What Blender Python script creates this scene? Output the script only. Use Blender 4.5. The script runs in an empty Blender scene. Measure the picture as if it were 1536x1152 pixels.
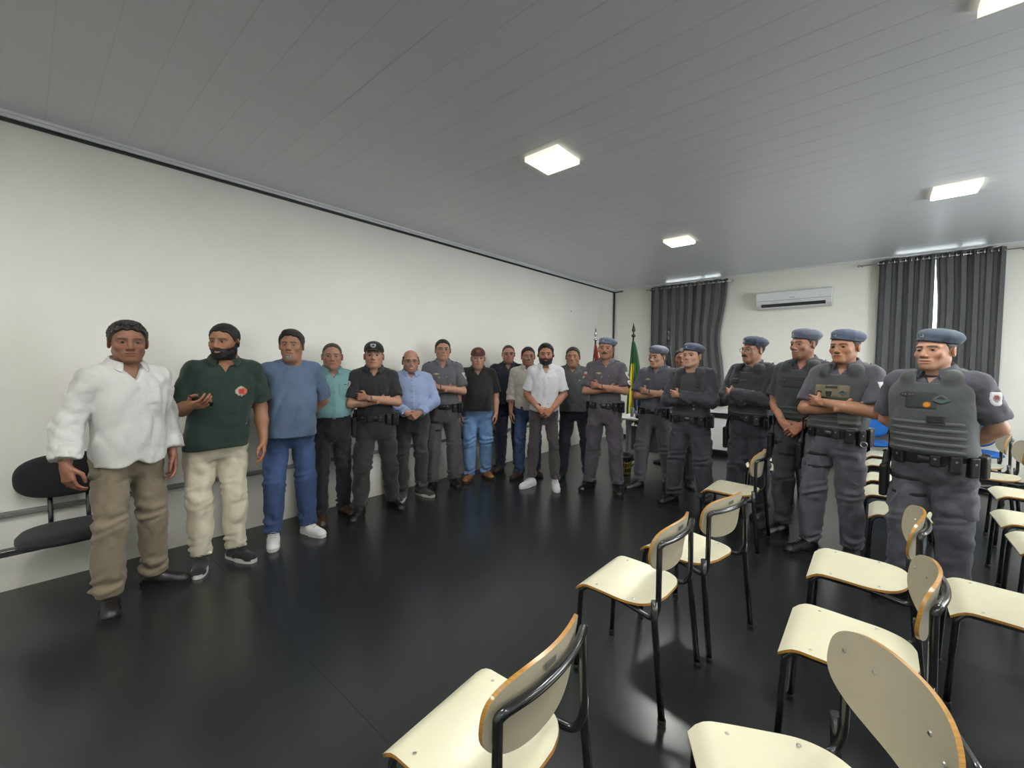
import bpy, bmesh, math, random
import numpy as np
from mathutils import Vector, Matrix, Euler

# ------------------------------------------------------------------ camera, world, exposure
scn = bpy.context.scene
COL = scn.collection
CAM = Vector((4.2465, -8.178, 1.5))
_yaw, _pitch, _roll, _f = 0.71215, -0.04623, 0.00687, 632.0
def _camaxes():
    cy, sy = math.cos(_yaw), math.sin(_yaw)
    F = Vector((-sy*math.cos(_pitch), cy*math.cos(_pitch), math.sin(_pitch)))
    R = Vector((cy, sy, 0)); U = R.cross(F)
    c, s = math.cos(_roll), math.sin(_roll)
    return R*c+U*s, -R*s+U*c, F
_R, _U, _F = _camaxes()
cd = bpy.data.cameras.new('camera'); cam = bpy.data.objects.new('camera', cd); COL.objects.link(cam)
cd.sensor_fit = 'HORIZONTAL'; cd.sensor_width = 36.0; cd.lens = 36.0*_f/1536.0
cd.clip_start = 0.05; cd.clip_end = 200
m = Matrix.Identity(4)
for i in range(3):
    m[i][0] = _R[i]; m[i][1] = _U[i]; m[i][2] = -_F[i]; m[i][3] = CAM[i]
cam.matrix_world = m
scn.camera = cam

world = bpy.data.worlds.new('sky'); scn.world = world; world.use_nodes = True
_b = world.node_tree.nodes['Background']
_b.inputs['Color'].default_value = (0.93, 0.97, 1.0, 1); _b.inputs['Strength'].default_value = 12.0
LAMP_STRENGTH = 130.0                                   # ceiling panels (their diffusers emit)
scn.view_settings.view_transform = 'Standard'; scn.view_settings.look = 'None'
scn.view_settings.gamma = 1.0; scn.view_settings.use_curve_mapping = False
scn.view_settings.exposure = 0.15
scn.render.film_transparent = False
try:
    scn.cycles.max_bounces = 8; scn.cycles.diffuse_bounces = 5; scn.cycles.glossy_bounces = 3
    scn.cycles.transmission_bounces = 4; scn.cycles.sample_clamp_indirect = 6.0
    scn.cycles.use_denoising = True; scn.cycles.caustics_reflective = False; scn.cycles.caustics_refractive = False
    scn.cycles.use_adaptive_sampling = False
except Exception: pass

# room: left wall x=0, back wall y=0, camera looks towards the far left corner
RX, RY, RZ = 7.4, -11.6, 3.08

# ------------------------------------------------------------------ materials
def lin(c, k=1.0):
    return tuple(((v/255)/12.92 if v/255 <= 0.04045 else (((v/255)+0.055)/1.055)**2.4) for v in c)
_mats = {}
def mat(name, rgb=None, rough=0.6, metal=0.0, spec=0.5, bump=0.0, bscale=60.0, vary=0.0, vscale=6.0, attr=False,
        sss=0.0, emit=None, estr=0.0, aniso=None, sheen=0.0, coat=0.0, stretch=None):
    """procedural principled material; rgb is sRGB 0-255; attr: colour comes from the object's own 'Col' attribute"""
    if name in _mats: return _mats[name]
    m = bpy.data.materials.new(name); m.use_nodes = True; nt = m.node_tree; N = nt.nodes; L = nt.links
    b = N['Principled BSDF']; b.inputs['Roughness'].default_value = rough; b.inputs['Metallic'].default_value = metal
    b.inputs['Specular IOR Level'].default_value = spec
    if sheen: b.inputs['Sheen Weight'].default_value = sheen
    if coat: b.inputs['Coat Weight'].default_value = coat; b.inputs['Coat Roughness'].default_value = 0.15
    if sss:
        b.inputs['Subsurface Weight'].default_value = sss; b.inputs['Subsurface Radius'].default_value = (0.02, 0.008, 0.004)
        b.inputs['Subsurface Scale'].default_value = 0.5
    tc = N.new('ShaderNodeTexCoord')
    src = None
    if attr:
        a = N.new('ShaderNodeAttribute'); a.attribute_name = 'Col'; src = a.outputs['Color']
    else:
        r = N.new('ShaderNodeRGB'); r.outputs[0].default_value = (*lin(rgb), 1); src = r.outputs[0]
    vec = tc.outputs['Object']
    if stretch:
        mp = N.new('ShaderNodeMapping'); mp.inputs['Scale'].default_value = stretch; L.new(vec, mp.inputs['Vector']); vec = mp.outputs['Vector']
    if vary:
        n = N.new('ShaderNodeTexNoise'); n.inputs['Scale'].default_value = vscale; n.inputs['Detail'].default_value = 5
        L.new(vec, n.inputs['Vector'])
        mr = N.new('ShaderNodeMapRange'); mr.inputs['From Min'].default_value = 0.3; mr.inputs['From Max'].default_value = 0.7
        mr.inputs['To Min'].default_value = 1-vary; mr.inputs['To Max'].default_value = 1+vary
        L.new(n.outputs['Fac'], mr.inputs['Value'])
        mx = N.new('ShaderNodeVectorMath'); mx.operation = 'SCALE'
        L.new(src, mx.inputs[0]); L.new(mr.outputs[0], mx.inputs['Scale']); src = mx.outputs[0]
    L.new(src, b.inputs['Base Color'])
    if bump:
        n2 = N.new('ShaderNodeTexNoise'); n2.inputs['Scale'].default_value = bscale; n2.inputs['Detail'].default_value = 4
        L.new(vec, n2.inputs['Vector'])
        bp = N.new('ShaderNodeBump'); bp.inputs['Strength'].default_value = bump; bp.inputs['Distance'].default_value = 0.01
        L.new(n2.outputs['Fac'], bp.inputs['Height']); L.new(bp.outputs[0], b.inputs['Normal'])
    if emit is not None:
        b.inputs['Emission Color'].default_value = (*emit, 1); b.inputs['Emission Strength'].default_value = estr
    _mats[name] = m
    return m

# ------------------------------------------------------------------ mesh helpers
def tag(o, label=None, cat=None, group=None, kind=None):
    if label: o['label'] = label
    if cat: o['category'] = cat
    if group: o['group'] = group
    if kind: o['kind'] = kind
    return o
def empty(name, loc=(0, 0, 0), rz=0.0):
    o = bpy.data.objects.new(name, None); COL.objects.link(o); o.location = loc; o.rotation_euler = (0, 0, rz); o.empty_display_size = 0.1
    return o
def link(name, me, mats, parent=None, loc=None, rot=None):
    o = bpy.data.objects.new(name, me); COL.objects.link(o)
    if mats is not None:
        for mm in (mats if isinstance(mats, (list, tuple)) else [mats]): me.materials.append(mm)
    if parent is not None: o.parent = parent
    if loc is not None: o.location = loc
    if rot is not None: o.rotation_euler = rot
    return o
def mesh_np(name, V, Q, col=None, smooth=True, tris=None):
    me = bpy.data.meshes.new(name)
    V = np.asarray(V, np.float32); Q = np.asarray(Q, np.int32)
    n, w = Q.shape
    me.vertices.add(len(V)); me.vertices.foreach_set('co', V.ravel())
    me.loops.add(n*w); me.loops.foreach_set('vertex_index', Q.ravel())
    me.polygons.add(n); me.polygons.foreach_set('loop_start', np.arange(0, n*w, w, dtype=np.int32))
    try: me.polygons.foreach_set('loop_total', np.full(n, w, np.int32))
    except Exception: pass
    if smooth: me.polygons.foreach_set('use_smooth', np.ones(n, bool))
    me.update(calc_edges=True)
    if col is not None: setcol(me, col)
    return me
ALB = 0.74      # measured colours are as lit; surfaces themselves are a little darker
def setcol(me, col):
    c = np.ones((len(me.vertices), 4), np.float32); c[:, :3] = np.asarray(col)*ALB
    a = me.color_attributes.new('Col', 'FLOAT_COLOR', 'POINT'); a.data.foreach_set('color', c.ravel())
def bm_mesh(name, bm, smooth=False, col=None):
    me = bpy.data.meshes.new(name)
    bmesh.ops.recalc_face_normals(bm, faces=bm.faces); bm.to_mesh(me); bm.free()
    if smooth: me.polygons.foreach_set('use_smooth', np.ones(len(me.polygons), bool))
    if col is not None: setcol(me, np.tile(lin(col), (len(me.vertices), 1)))
    return me
def rbox(sx, sy, sz, r=0.0, seg=2, c=(0, 0, 0), M=None, bm=None):
    """rounded box of full size sx,sy,sz centred on c"""
    own = bm is None
    b2 = bmesh.new(); bmesh.ops.create_cube(b2, size=1.0)
    for v in b2.verts: v.co = Vector((v.co.x*sx, v.co.y*sy, v.co.z*sz))
    if r > 0: bmesh.ops.bevel(b2, geom=list(b2.edges), offset=r, segments=seg, profile=0.5, affect='EDGES')
    T = Matrix.Translation(c)
    if M is not None: T = T @ M.to_4x4()
    b2.transform(T)
    if own: return b2
    me = bpy.data.meshes.new('t'); b2.to_mesh(me); b2.free(); bm.from_mesh(me); bpy.data.meshes.remove(me)
    return bm
def box_obj(name, size, c, m, parent=None, r=0.0, seg=2, M=None, smooth=False, col=None):
    return link(name, bm_mesh(name, rbox(*size, r=r, seg=seg, c=c, M=M), smooth, col), m, parent)
def smooth_path(pts, rad, seg=5):
    """polyline with corners replaced by arcs (quadratic)"""
    P = [Vector(p) for p in pts]; out = [P[0]]
    for i in range(1, len(P)-1):
        a = (P[i-1]-P[i]); b = (P[i+1]-P[i]); r = min(rad, a.length*0.45, b.length*0.45)
        A = P[i]+a.normalized()*r; B = P[i]+b.normalized()*r
        for k in range(seg+1):
            t = k/seg; out.append(A*(1-t)**2+P[i]*2*t*(1-t)+B*t*t)
    out.append(P[-1]); return out
def tube_bm(path, r, n=10, bm=None, closed=False, caps=True, rfun=None):
    bm = bm or bmesh.new(); P = [Vector(p) for p in path]; N = len(P); rings = []
    T0 = (P[1]-P[0]).normalized(); up = Vector((0, 0, 1)) if abs(T0.z) < 0.9 else Vector((1, 0, 0))
    nrm = T0.cross(up).normalized()
    for i in range(N):
        if closed: T = (P[(i+1) % N]-P[i-1]).normalized()
        else: T = (P[min(i+1, N-1)]-P[max(i-1, 0)]).normalized()
        nrm = (nrm-T*nrm.dot(T)).normalized(); bi = T.cross(nrm)
        rr = rfun(i/(N-1)) if rfun else r
        rings.append([bm.verts.new(P[i]+(nrm*math.cos(2*math.pi*k/n)+bi*math.sin(2*math.pi*k/n))*rr) for k in range(n)])
    for i in range(N if closed else N-1):
        a, b = rings[i], rings[(i+1) % N]
        for k in range(n): bm.faces.new((a[k], a[(k+1) % n], b[(k+1) % n], b[k])).smooth = True
    if caps and not closed:
        bm.faces.new(rings[0]); bm.faces.new(rings[-1][::-1])
    return bm
def tube(name, path, r, m, parent=None, n=10, closed=False, col=None, rfun=None):
    bm = tube_bm(path, r, n, closed=closed, rfun=rfun)
    me = bpy.data.meshes.new(name); bmesh.ops.recalc_face_normals(bm, faces=bm.faces); bm.to_mesh(me); bm.free()
    if col is not None: setcol(me, np.tile(lin(col), (len(me.vertices), 1)))
    return link(name, me, m, parent)
def lathe(name, prof, m, parent=None, n=24, loc=None, smooth=True, col=None):
    """prof: list of (radius, z)"""
    bm = bmesh.new(); rings = []
    for r, z in prof:
        rings.append([bm.verts.new((r*math.cos(2*math.pi*k/n), r*math.sin(2*math.pi*k/n), z)) for k in range(n)] if r > 1e-5 else [bm.verts.new((0, 0, z))])
    for a, b in zip(rings, rings[1:]):
        for k in range(n):
            k2 = (k+1) % n
            if len(a) == 1 and len(b) > 1: bm.faces.new((a[0], b[k2], b[k]))
            elif len(b) == 1 and len(a) > 1: bm.faces.new((a[k], a[k2], b[0]))
            elif len(a) > 1: bm.faces.new((a[k], a[k2], b[k2], b[k]))
    o = link(name, bm_mesh(name, bm, smooth, col), m, parent, loc)
    return o
def copy_tree(o, parent=None):
    c = o.copy(); COL.objects.link(c)
    if parent is not None: c.parent = parent
    for ch in list(o.children): copy_tree(ch, c)
    return c
# ------------------------------------------------------------------ the room
def wall_mat(name, rgb, stain=True):
    m = mat(name, rgb, rough=0.55, spec=0.35, bump=0.12, bscale=90, vary=0.025, vscale=1.3)
    if stain:
        nt = m.node_tree; N = nt.nodes; L = nt.links; b = N['Principled BSDF']
        src = b.inputs['Base Color'].links[0].from_socket
        tc = [n for n in N if n.type == 'TEX_COORD'][0]
        sep = N.new('ShaderNodeSeparateXYZ'); L.new(tc.outputs['Object'], sep.inputs[0])
        mr = N.new('ShaderNodeMapRange'); mr.inputs['From Min'].default_value = 0.28; mr.inputs['From Max'].default_value = 0.0
        mr.inputs['To Max'].default_value = 0.6; L.new(sep.outputs['Z'], mr.inputs['Value'])
        no = N.new('ShaderNodeTexNoise'); no.inputs['Scale'].default_value = 3.0; no.inputs['Detail'].default_value = 6; L.new(tc.outputs['Object'], no.inputs['Vector'])
        mu = N.new('ShaderNodeMath'); mu.operation = 'MULTIPLY'; L.new(mr.outputs[0], mu.inputs[0]); L.new(no.outputs['Fac'], mu.inputs[1])
        mx = N.new('ShaderNodeMixRGB'); L.new(mu.outputs[0], mx.inputs['Fac']); L.new(src, mx.inputs['Color1']); mx.inputs['Color2'].default_value = (*lin((150, 140, 112)), 1)
        L.new(mx.outputs[0], b.inputs['Base Color'])
    return m
M_WALL = wall_mat('white_wall_paint', (240, 240, 233))
M_WALL2 = wall_mat('cream_wall_paint', (238, 238, 229))
M_DADO = mat('yellowed_wall_paint', (214, 206, 158), rough=0.6, bump=0.1, vary=0.05, vscale=2)
M_CEIL = mat('grey_pvc_board', (222, 226, 228), rough=0.36, spec=0.5, bump=0.05, bscale=20, vary=0.015, vscale=0.7)
M_BEAD = mat('pale_pvc_bead', (214, 217, 219), rough=0.4)
M_FLOOR = mat('black_vinyl_floor', (33, 36, 36), rough=0.25, spec=0.5, bump=0.035, bscale=35, vary=0.12, vscale=1.1)
M_BLACK = mat('black_trim_plastic', (18, 19, 21), rough=0.45)
M_COVE = mat('white_cove_moulding', (226, 229, 230), rough=0.4)
M_RAIL = mat('grey_chair_rail', (122, 124, 122), rough=0.5)
M_GLASS = mat('window_glass', (235, 240, 240), rough=0.02)
M_GLASS.node_tree.nodes['Principled BSDF'].inputs['Transmission Weight'].default_value = 1.0
M_ALU = mat('white_window_frame', (225, 226, 226), rough=0.4)

# floor: wide vinyl sheets, joints slightly recessed
fl = tag(empty('floor'), kind='structure')
xs = [0.0, 1.13, 3.13, 5.13, RX]; ys = [RY, -9.28, -7.28, -2.9, 0.0]
for a, b in zip(xs, xs[1:]):
    for c, e in zip(ys, ys[1:]):
        box_obj('vinyl_sheet', (b-a-0.0012, e-c-0.0012, 0.02), ((a+b)/2, (c+e)/2, -0.01), M_FLOOR, fl)
box_obj('subfloor', (RX+0.6, -RY+0.6, 0.1), (RX/2, RY/2, -0.075), M_BLACK, fl)

def wall(name, size, c, m):
    return tag(box_obj(name, size, c, m), kind='structure')
wall('wall_left', (0.2, -RY+0.4, RZ+0.3), (-0.1, RY/2, RZ/2+0.1), M_WALL)
bm = bmesh.new(); ADDED_WIN = [(-4.4, -2.4)]; e_ = 0.2
for a, b in ((e_, -2.4), (-4.4, RY-0.2)): rbox(0.2, a-b, RZ+0.3, c=(RX+0.1, (a+b)/2, RZ/2+0.1), bm=bm)
for a, b in ADDED_WIN:
    rbox(0.2, b-a, 1.05, c=(RX+0.1, (a+b)/2, 0.475), bm=bm); rbox(0.2, b-a, 0.7, c=(RX+0.1, (a+b)/2, 2.88), bm=bm)
tag(link('wall_right', bm_mesh('wall_right', bm), M_WALL2), kind='structure')
for i, (a, b) in enumerate(ADDED_WIN):       # unseen side-wall window, added so daylight comes in from this side
    w = tag(empty('window_%d' % (i+3), (RX+0.1, (a+b)/2, 1.76)), kind='structure'); bm = bmesh.new()
    for s in (-1, 1): rbox(0.06, 0.05, 1.5, c=(0, s*(b-a)/2*0.97, 0), bm=bm); rbox(0.06, b-a, 0.05, c=(0, 0, s*0.74), bm=bm)
    link('window_frame', bm_mesh('wf', bm), M_ALU, w)
    ld = bpy.data.lights.new('window_portal', 'AREA'); ld.shape = 'RECTANGLE'; ld.size = 1.5; ld.size_y = b-a; ld.cycles.is_portal = True
    lo = bpy.data.objects.new('window_portal', ld); COL.objects.link(lo); lo.location = (RX+0.15, (a+b)/2, 1.75); lo.rotation_euler = (0, math.radians(90), 0)
wall('wall_front', (RX, 0.2, RZ+0.3), (RX/2, RY-0.1, RZ/2+0.1), M_WALL2)
# back wall with two window openings
WIN = [(1.0, 2.1, 1.05, 3.065), (4.36, 5.32, 1.05, 3.065)]
bm = bmesh.new()
def wb(x0, x1, z0, z1): rbox(x1-x0, 0.2, z1-z0, c=((x0+x1)/2, 0.1, (z0+z1)/2), bm=bm)
zt = RZ+0.2
wb(0, WIN[0][0], -0.05, zt); wb(WIN[0][1], WIN[1][0], -0.05, zt); wb(WIN[1][1], RX, -0.05, zt)
for w in WIN: wb(w[0], w[1], -0.05, w[2]); wb(w[0], w[1], w[3], zt)
tag(link('wall_back', bm_mesh('wall_back', bm), M_WALL2), kind='structure')
for i, (x0, x1, z0, z1) in enumerate(WIN):
    w = tag(empty('window_%d' % (i+1), ((x0+x1)/2, 0.14, (z0+z1)/2)), kind='structure')
    W_, H_ = x1-x0, z1-z0
    bm = bmesh.new()
    for s in (-1, 1):
        rbox(0.05, 0.05, H_, c=(s*(W_/2-0.025), 0, 0), bm=bm); rbox(W_, 0.05, 0.05, c=(0, 0, s*(H_/2-0.025)), bm=bm)
    rbox(0.04, 0.045, H_, c=(0.2, 0, 0), bm=bm)
    link('window_frame', bm_mesh('wf', bm), M_ALU, w)
    for a_, b_ in ((-W_/2+0.05, 0.18), (0.22, W_/2-0.05)): box_obj('pane', (b_-a_, 0.006, H_-0.1), ((a_+b_)/2, 0, 0), M_GLASS, w)
# trims
tag(box_obj('trim_1', (0.035, -RY, 0.035), (0.0175, RY/2, 0.505), M_RAIL, r=0.006), kind='structure')           # rail low on the left wall
bm = bmesh.new(); rbox(0.05, -RY, 0.018, c=(0.025, RY/2, RZ-0.009), bm=bm); rbox(0.03, -RY, 0.02, c=(0.015, RY/2, RZ-0.028), bm=bm)
tag(link('trim_2', bm_mesh('cove', bm), M_COVE), kind='structure')
tag(box_obj('trim_3', (0.02, -RY, 0.02), (0.01, RY/2, RZ-0.049), M_BLACK), kind='structure')
tag(tube('trim_4', [(0.03, -0.02, 0.0), (0.03, -0.02, RZ-0.06)], 0.016, mat('dark_grey_conduit', (58, 62, 64), rough=0.5), n=10), kind='structure')
tag(tube('trim_6', smooth_path([(0.02, -0.06, RZ-0.055), (0.05, -0.02, RZ-0.06), (0.22, -0.015, RZ-0.05)], 0.05), 0.01, M_BLACK), kind='structure')
bm = bmesh.new()
rbox(RX, 0.03, 0.02, c=(RX/2, -0.015, RZ-0.01), bm=bm)
tag(link('trim_5', bm_mesh('cove2', bm), M_COVE), kind='structure')
tag(box_obj('baseboard_back', (RX-0.05, 0.015, 0.06), (RX/2+0.02, -0.0075, 0.03), M_BLACK, r=0.003, seg=1), kind='structure')
# small nail holes on the left wall
M_HOLE = mat('nail_mark', (120, 112, 100))
tag(box_obj('trim_7', (0.004, 0.02, 0.02), (0.002, -1.63, 2.48), M_HOLE, r=0.001, seg=1), kind='structure')

# ceiling: boards running from the left wall to the right
ce = tag(empty('ceiling', (0, 0, 0)), kind='structure')
bw = 0.1955; y = -0.02; k = 0; bme = None
while y > RY:
    if bme is None:
        bm = bmesh.new(); rbox(RX, bw, 0.012, c=(RX/2, -bw/2, 0.006), bm=bm)
        bme = bm_mesh('board', bm); bme.materials.append(M_CEIL)
        bm = bmesh.new(); rbox(RX, 0.005, 0.004, c=(RX/2, 0, 0.0082), bm=bm); bead = bm_mesh('bead', bm); bead.materials.append(M_BEAD)
    o = bpy.data.objects.new('ceiling_board', bme); COL.objects.link(o); o.parent = ce; o.location = (0, y, RZ)
    o2 = bpy.data.objects.new('joint_bead', bead); COL.objects.link(o2); o2.parent = ce; o2.location = (0, y-bw+0.0, RZ-0.0068)
    y -= bw; k += 1
box_obj('slab', (RX+0.4, -RY+0.4, 0.1), (RX/2, RY/2, RZ+0.075), M_WALL, ce)

# ceiling lamps: slim square surface panels
M_LFRAME = mat('cream_lamp_frame', (228, 222, 196), rough=0.4, emit=(1, 0.93, 0.75), estr=0.9)
M_LAMP = mat('lamp_diffuser', (250, 250, 245), rough=0.5, emit=(1.0, 0.985, 0.95), estr=LAMP_STRENGTH)
lampl = {0: 'square ceiling lamp nearest the left wall, above the middle of the group', 1: 'square ceiling lamp just in front of the first dark curtain, smallest in view',
         2: 'square ceiling lamp in front of the right-hand curtains, above the men in vests', 3: 'square ceiling lamp cut by the top edge of the picture, nearest the camera'}
first = None
for i, (x, yy) in enumerate([(2.31, -5.48), (2.31, -2.72), (4.72, -2.76), (4.68, -5.52), (2.31, -8.3), (4.7, -8.3), (6.9, -2.76), (6.9, -5.5), (6.9, -8.3), (2.31, -10.6), (4.7, -10.6)]):
    if first is None:
        L_ = empty('ceiling_lamp')
        bm = bmesh.new()
        for s in (-1, 1):
            rbox(0.012, 0.30, 0.035, c=(s*0.144, 0, -0.0175), bm=bm); rbox(0.276, 0.012, 0.035, c=(0, s*0.144, -0.0175), bm=bm)
        link('lamp_frame', bm_mesh('lf', bm), M_LFRAME, L_)
        box_obj('diffuser', (0.274, 0.274, 0.03), (0, 0, -0.0185), M_LAMP, L_, r=0.003, seg=1)
        first = L_
    else: L_ = copy_tree(first)
    L_.location = (x, yy, RZ)
    if i < 4: tag(L_, lampl[i], 'ceiling lamp', 'square lamps on the ceiling')
    else: tag(L_, 'square ceiling lamp outside the picture, in the ' + {4: 'left-wall column, level with the camera', 5: 'middle column, straight above the camera', 6: 'window column, nearest the back wall', 7: 'window column, second from the back wall', 8: 'window column, level with the camera', 9: 'left-wall column, behind the camera', 10: 'middle column, behind the camera'}[i], 'ceiling lamp', 'square lamps outside the picture')

# ------------------------------------------------------------------ curtains
M_CURT = mat('charcoal_curtain', (86, 90, 90), rough=0.85, sheen=0.2, bump=0.15, bscale=120, vary=0.06, vscale=4)
M_ROD = mat('steel_rod', (170, 172, 175), rough=0.3, metal=1.0)
M_RING = mat('silver_eyelet', (225, 226, 228), rough=0.25, metal=1.0)
def curtain(x0, x1, z0, z1, y, folds, label, amp=0.035, bulge=None, seed=0):
    t = tag(empty('curtain', ((x0+x1)/2, y, z0)), label, 'curtain', 'charcoal curtains on the back wall')
    rnd = np.random.RandomState(seed); nu, nv = folds*14, 36
    u = np.linspace(0, 1, nu); v = np.linspace(0, 1, nv); U, V = np.meshgrid(u, v, indexing='ij')
    ph = 2*np.pi*folds*U + 0.5*np.sin(5*U+seed) + 0.25*np.sin(3*V+7*U)
    A = amp*(0.75+0.45*(1-V)+0.3*np.sin(11*U+seed))
    X = x0+(x1-x0)*U + 0.012*np.sin(2*ph) - (x0+x1)/2
    if bulge is not None: X = X + bulge(U, V)
    Y = A*np.sin(ph) + 0.006*np.sin(3*ph+4*V)
    Z = (z1-z0)*V - 0.006*np.sin(ph)*(V > 0.97)
    P = np.stack([X, Y, Z], -1).reshape(-1, 3)
    P2 = P.copy(); P2[:, 1] += 0.004
    i, j = np.meshgrid(np.arange(nu-1), np.arange(nv-1), indexing='ij'); a = (i*nv+j).ravel()
    Q = np.stack([a, a+nv, a+nv+1, a+1], 1); n = nu*nv
    Qs = [Q, Q[:, ::-1]+n]
    def rim(idx): idx = np.array(idx); return np.stack([idx[:-1], idx[1:], idx[1:]+n, idx[:-1]+n], 1)
    Qs += [rim(np.arange(nv)), rim(np.arange(nv)+(nu-1)*nv)[:, ::-1], rim(np.arange(nu)*nv)[:, ::-1], rim(np.arange(nu)*nv+nv-1)]
    link('fabric', mesh_np('curtain', np.vstack([P, P2]), np.vstack(Qs)), M_CURT, t)
    for q in range(folds):
        for hh in (0.0, 0.5):
            uu = (q+hh)/folds
            if uu > 0.99: continue
            xx = x0+(x1-x0)*uu-(x0+x1)/2
            if bulge is not None: xx += float(bulge(np.array([uu]), np.array([1.0]))[0])
            pts = [(xx+0.004*math.cos(a), 0.026*math.cos(a), z1-z0-0.045+0.026*math.sin(a)) for a in np.linspace(0, 2*math.pi, 15)[:-1]]
            tube('eyelet', pts, 0.006, M_RING, t, n=6, closed=True)
    return t
curtain(0.86, 2.22, 0.78, 3.02, -0.12, 9, 'dark grey curtain behind the flags, on the window nearest the corner',
        bulge=lambda U, V: U**3*(0.03*V - 0.10*np.exp(-((V-0.55)/0.22)**2)), seed=1)
curtain(4.22, 4.795, 0.55, 3.02, -0.12, 5, 'dark grey curtain panel on the air conditioner side of the bright slit', seed=2)
curtain(4.835, 5.42, 0.55, 3.02, -0.12, 5, 'dark grey curtain panel on the far side of the bright slit, above the last officer',
        bulge=lambda U, V: (1-U)**2*(0.035*np.exp(-((V-0.98)/0.16)**2)*-1.0), seed=3)
for x0, x1, w in ((0.78, 2.32, 'long curtain behind the flags'), (4.0, 5.62, 'pair of curtains right of the air conditioner')):
    r = tag(empty('curtain_rod', ((x0+x1)/2, -0.12, 2.975)), 'thin steel rod carrying the %s' % w, 'curtain rod', 'curtain rods on the back wall')
    hw = (x1-x0)/2
    tube('rod', [(-hw, 0, 0), (hw, 0, 0)], 0.009, M_ROD, r)
    for s in (-1, 1):
        tube('bracket', [(s*(hw-0.04), 0, 0), (s*(hw-0.04), 0.12, 0)], 0.006, M_ROD, r, n=8)
        link('finial', bm_mesh('fin', (lambda b: (bmesh.ops.create_uvsphere(b, u_segments=12, v_segments=8, radius=0.016, matrix=Matrix.Translation((s*hw, 0, 0))), b)[1])(bmesh.new()), True), M_ROD, r)

# ------------------------------------------------------------------ air conditioner
ac = tag(empty('air_conditioner', (3.2, -0.002, 2.44)), 'white split air conditioner mounted high between the two curtained windows', 'air conditioner')
M_AC = mat('glossy_white_plastic', (226, 230, 230), rough=0.18, spec=0.5)
prof = [(0.0, 0.0), (-0.03, -0.005), (-0.10, 0.012), (-0.16, 0.045), (-0.195, 0.10), (-0.205, 0.17), (-0.19, 0.25), (-0.15, 0.275), (-0.03, 0.28), (0.0, 0.28)]
bm = bmesh.new(); wv = 0.51
A_ = [bm.verts.new((-wv, y_, z_)) for y_, z_ in prof]; B_ = [bm.verts.new((wv, y_, z_)) for y_, z_ in prof]
for i in range(len(prof)): 
    j = (i+1) % len(prof); bm.faces.new((A_[i], A_[j], B_[j], B_[i]))
bm.faces.new(A_); bm.faces.new(B_[::-1])
bmesh.ops.bevel(bm, geom=[e for e in bm.edges if abs(e.verts[0].co.x-e.verts[1].co.x) < 1e-4], offset=0.012, segments=3, affect='EDGES')
link('housing', bm_mesh('ac', bm), M_AC, ac)
box_obj('air_outlet', (0.86, 0.05, 0.035), (0, -0.165, 0.048), mat('dark_vent', (25, 27, 29), rough=0.5), ac, r=0.008, M=Euler((math.radians(-42), 0, 0)).to_matrix())
for k in range(6): box_obj('louver', (0.13, 0.006, 0.012), (-0.36+k*0.144, -0.19, 0.045), mat('grey_vent', (70, 72, 74)), ac, M=Euler((math.radians(-40), 0, 0)).to_matrix())
box_obj('flap', (0.9, 0.006, 0.03), (0, -0.150, 0.018), M_AC, ac, M=Euler((math.radians(55), 0, 0)).to_matrix())
box_obj('front_seam', (1.0, 0.003, 0.004), (0, -0.2035, 0.12), mat('grey_vent'), ac)
box_obj('emblem', (0.07, 0.002, 0.012), (0, -0.206, 0.155), mat('grey_mark', (150, 154, 156)), ac, r=0.0008, seg=1)
box_obj('display', (0.035, 0.002, 0.018), (0.36, -0.206, 0.15), mat('pale_display', (200, 206, 210)), ac, r=0.0008, seg=1)
# ------------------------------------------------------------------ school chairs
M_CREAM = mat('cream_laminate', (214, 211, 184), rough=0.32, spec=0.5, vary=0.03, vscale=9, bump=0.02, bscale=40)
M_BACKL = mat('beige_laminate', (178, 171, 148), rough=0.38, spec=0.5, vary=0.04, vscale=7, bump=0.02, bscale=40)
M_PLY = mat('varnished_ply_edge', (168, 122, 52), rough=0.3, vary=0.25, vscale=14, coat=0.4, stretch=(1, 1, 30))
M_PAINT = mat('black_enamel_tube', (14, 15, 17), rough=0.22, spec=0.6, coat=0.5)
M_SCREW = mat('steel_screw', (190, 190, 185), rough=0.3, metal=1.0)
M_RUB = mat('black_rubber', (12, 12, 13), rough=0.7)
M_TAG = mat('asset_tag', (92, 94, 92), rough=0.5)
def slab_np(name, TOP, thick_dir, nu, nv, mats, parent):
    """closed slab from a (nu,nv) grid of top points; slot 0 faces, slot 1 rim"""
    P = TOP.reshape(-1, 3); P2 = (TOP+thick_dir).reshape(-1, 3); n = nu*nv
    i, j = np.meshgrid(np.arange(nu-1), np.arange(nv-1), indexing='ij'); a = (i*nv+j).ravel()
    Q = np.stack([a, a+nv, a+nv+1, a+1], 1)
    def rim(idx): return np.stack([idx[:-1], idx[1:], idx[1:]+n, idx[:-1]+n], 1)
    R = np.vstack([rim(np.arange(nv)), rim(np.arange(nv)+(nu-1)*nv)[:, ::-1], rim(np.arange(nu)*nv)[:, ::-1], rim(np.arange(nu)*nv+nv-1)])
    me = mesh_np(name, np.vstack([P, P2]), np.vstack([Q, Q[:, ::-1]+n, R]))
    for mm in mats: me.materials.append(mm)
    mi = np.zeros(len(me.polygons), np.int32); mi[2*len(Q):] = len(mats)-1; me.polygons.foreach_set('material_index', mi)
    bm = bmesh.new(); bm.from_mesh(me); bmesh.ops.recalc_face_normals(bm, faces=bm.faces)
    for e in bm.edges:
        if len(e.link_faces) == 2 and e.link_faces[0].material_index != e.link_faces[1].material_index: e.smooth = False
    bm.to_mesh(me); bm.free()
    return link(name, me, None, parent)
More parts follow.
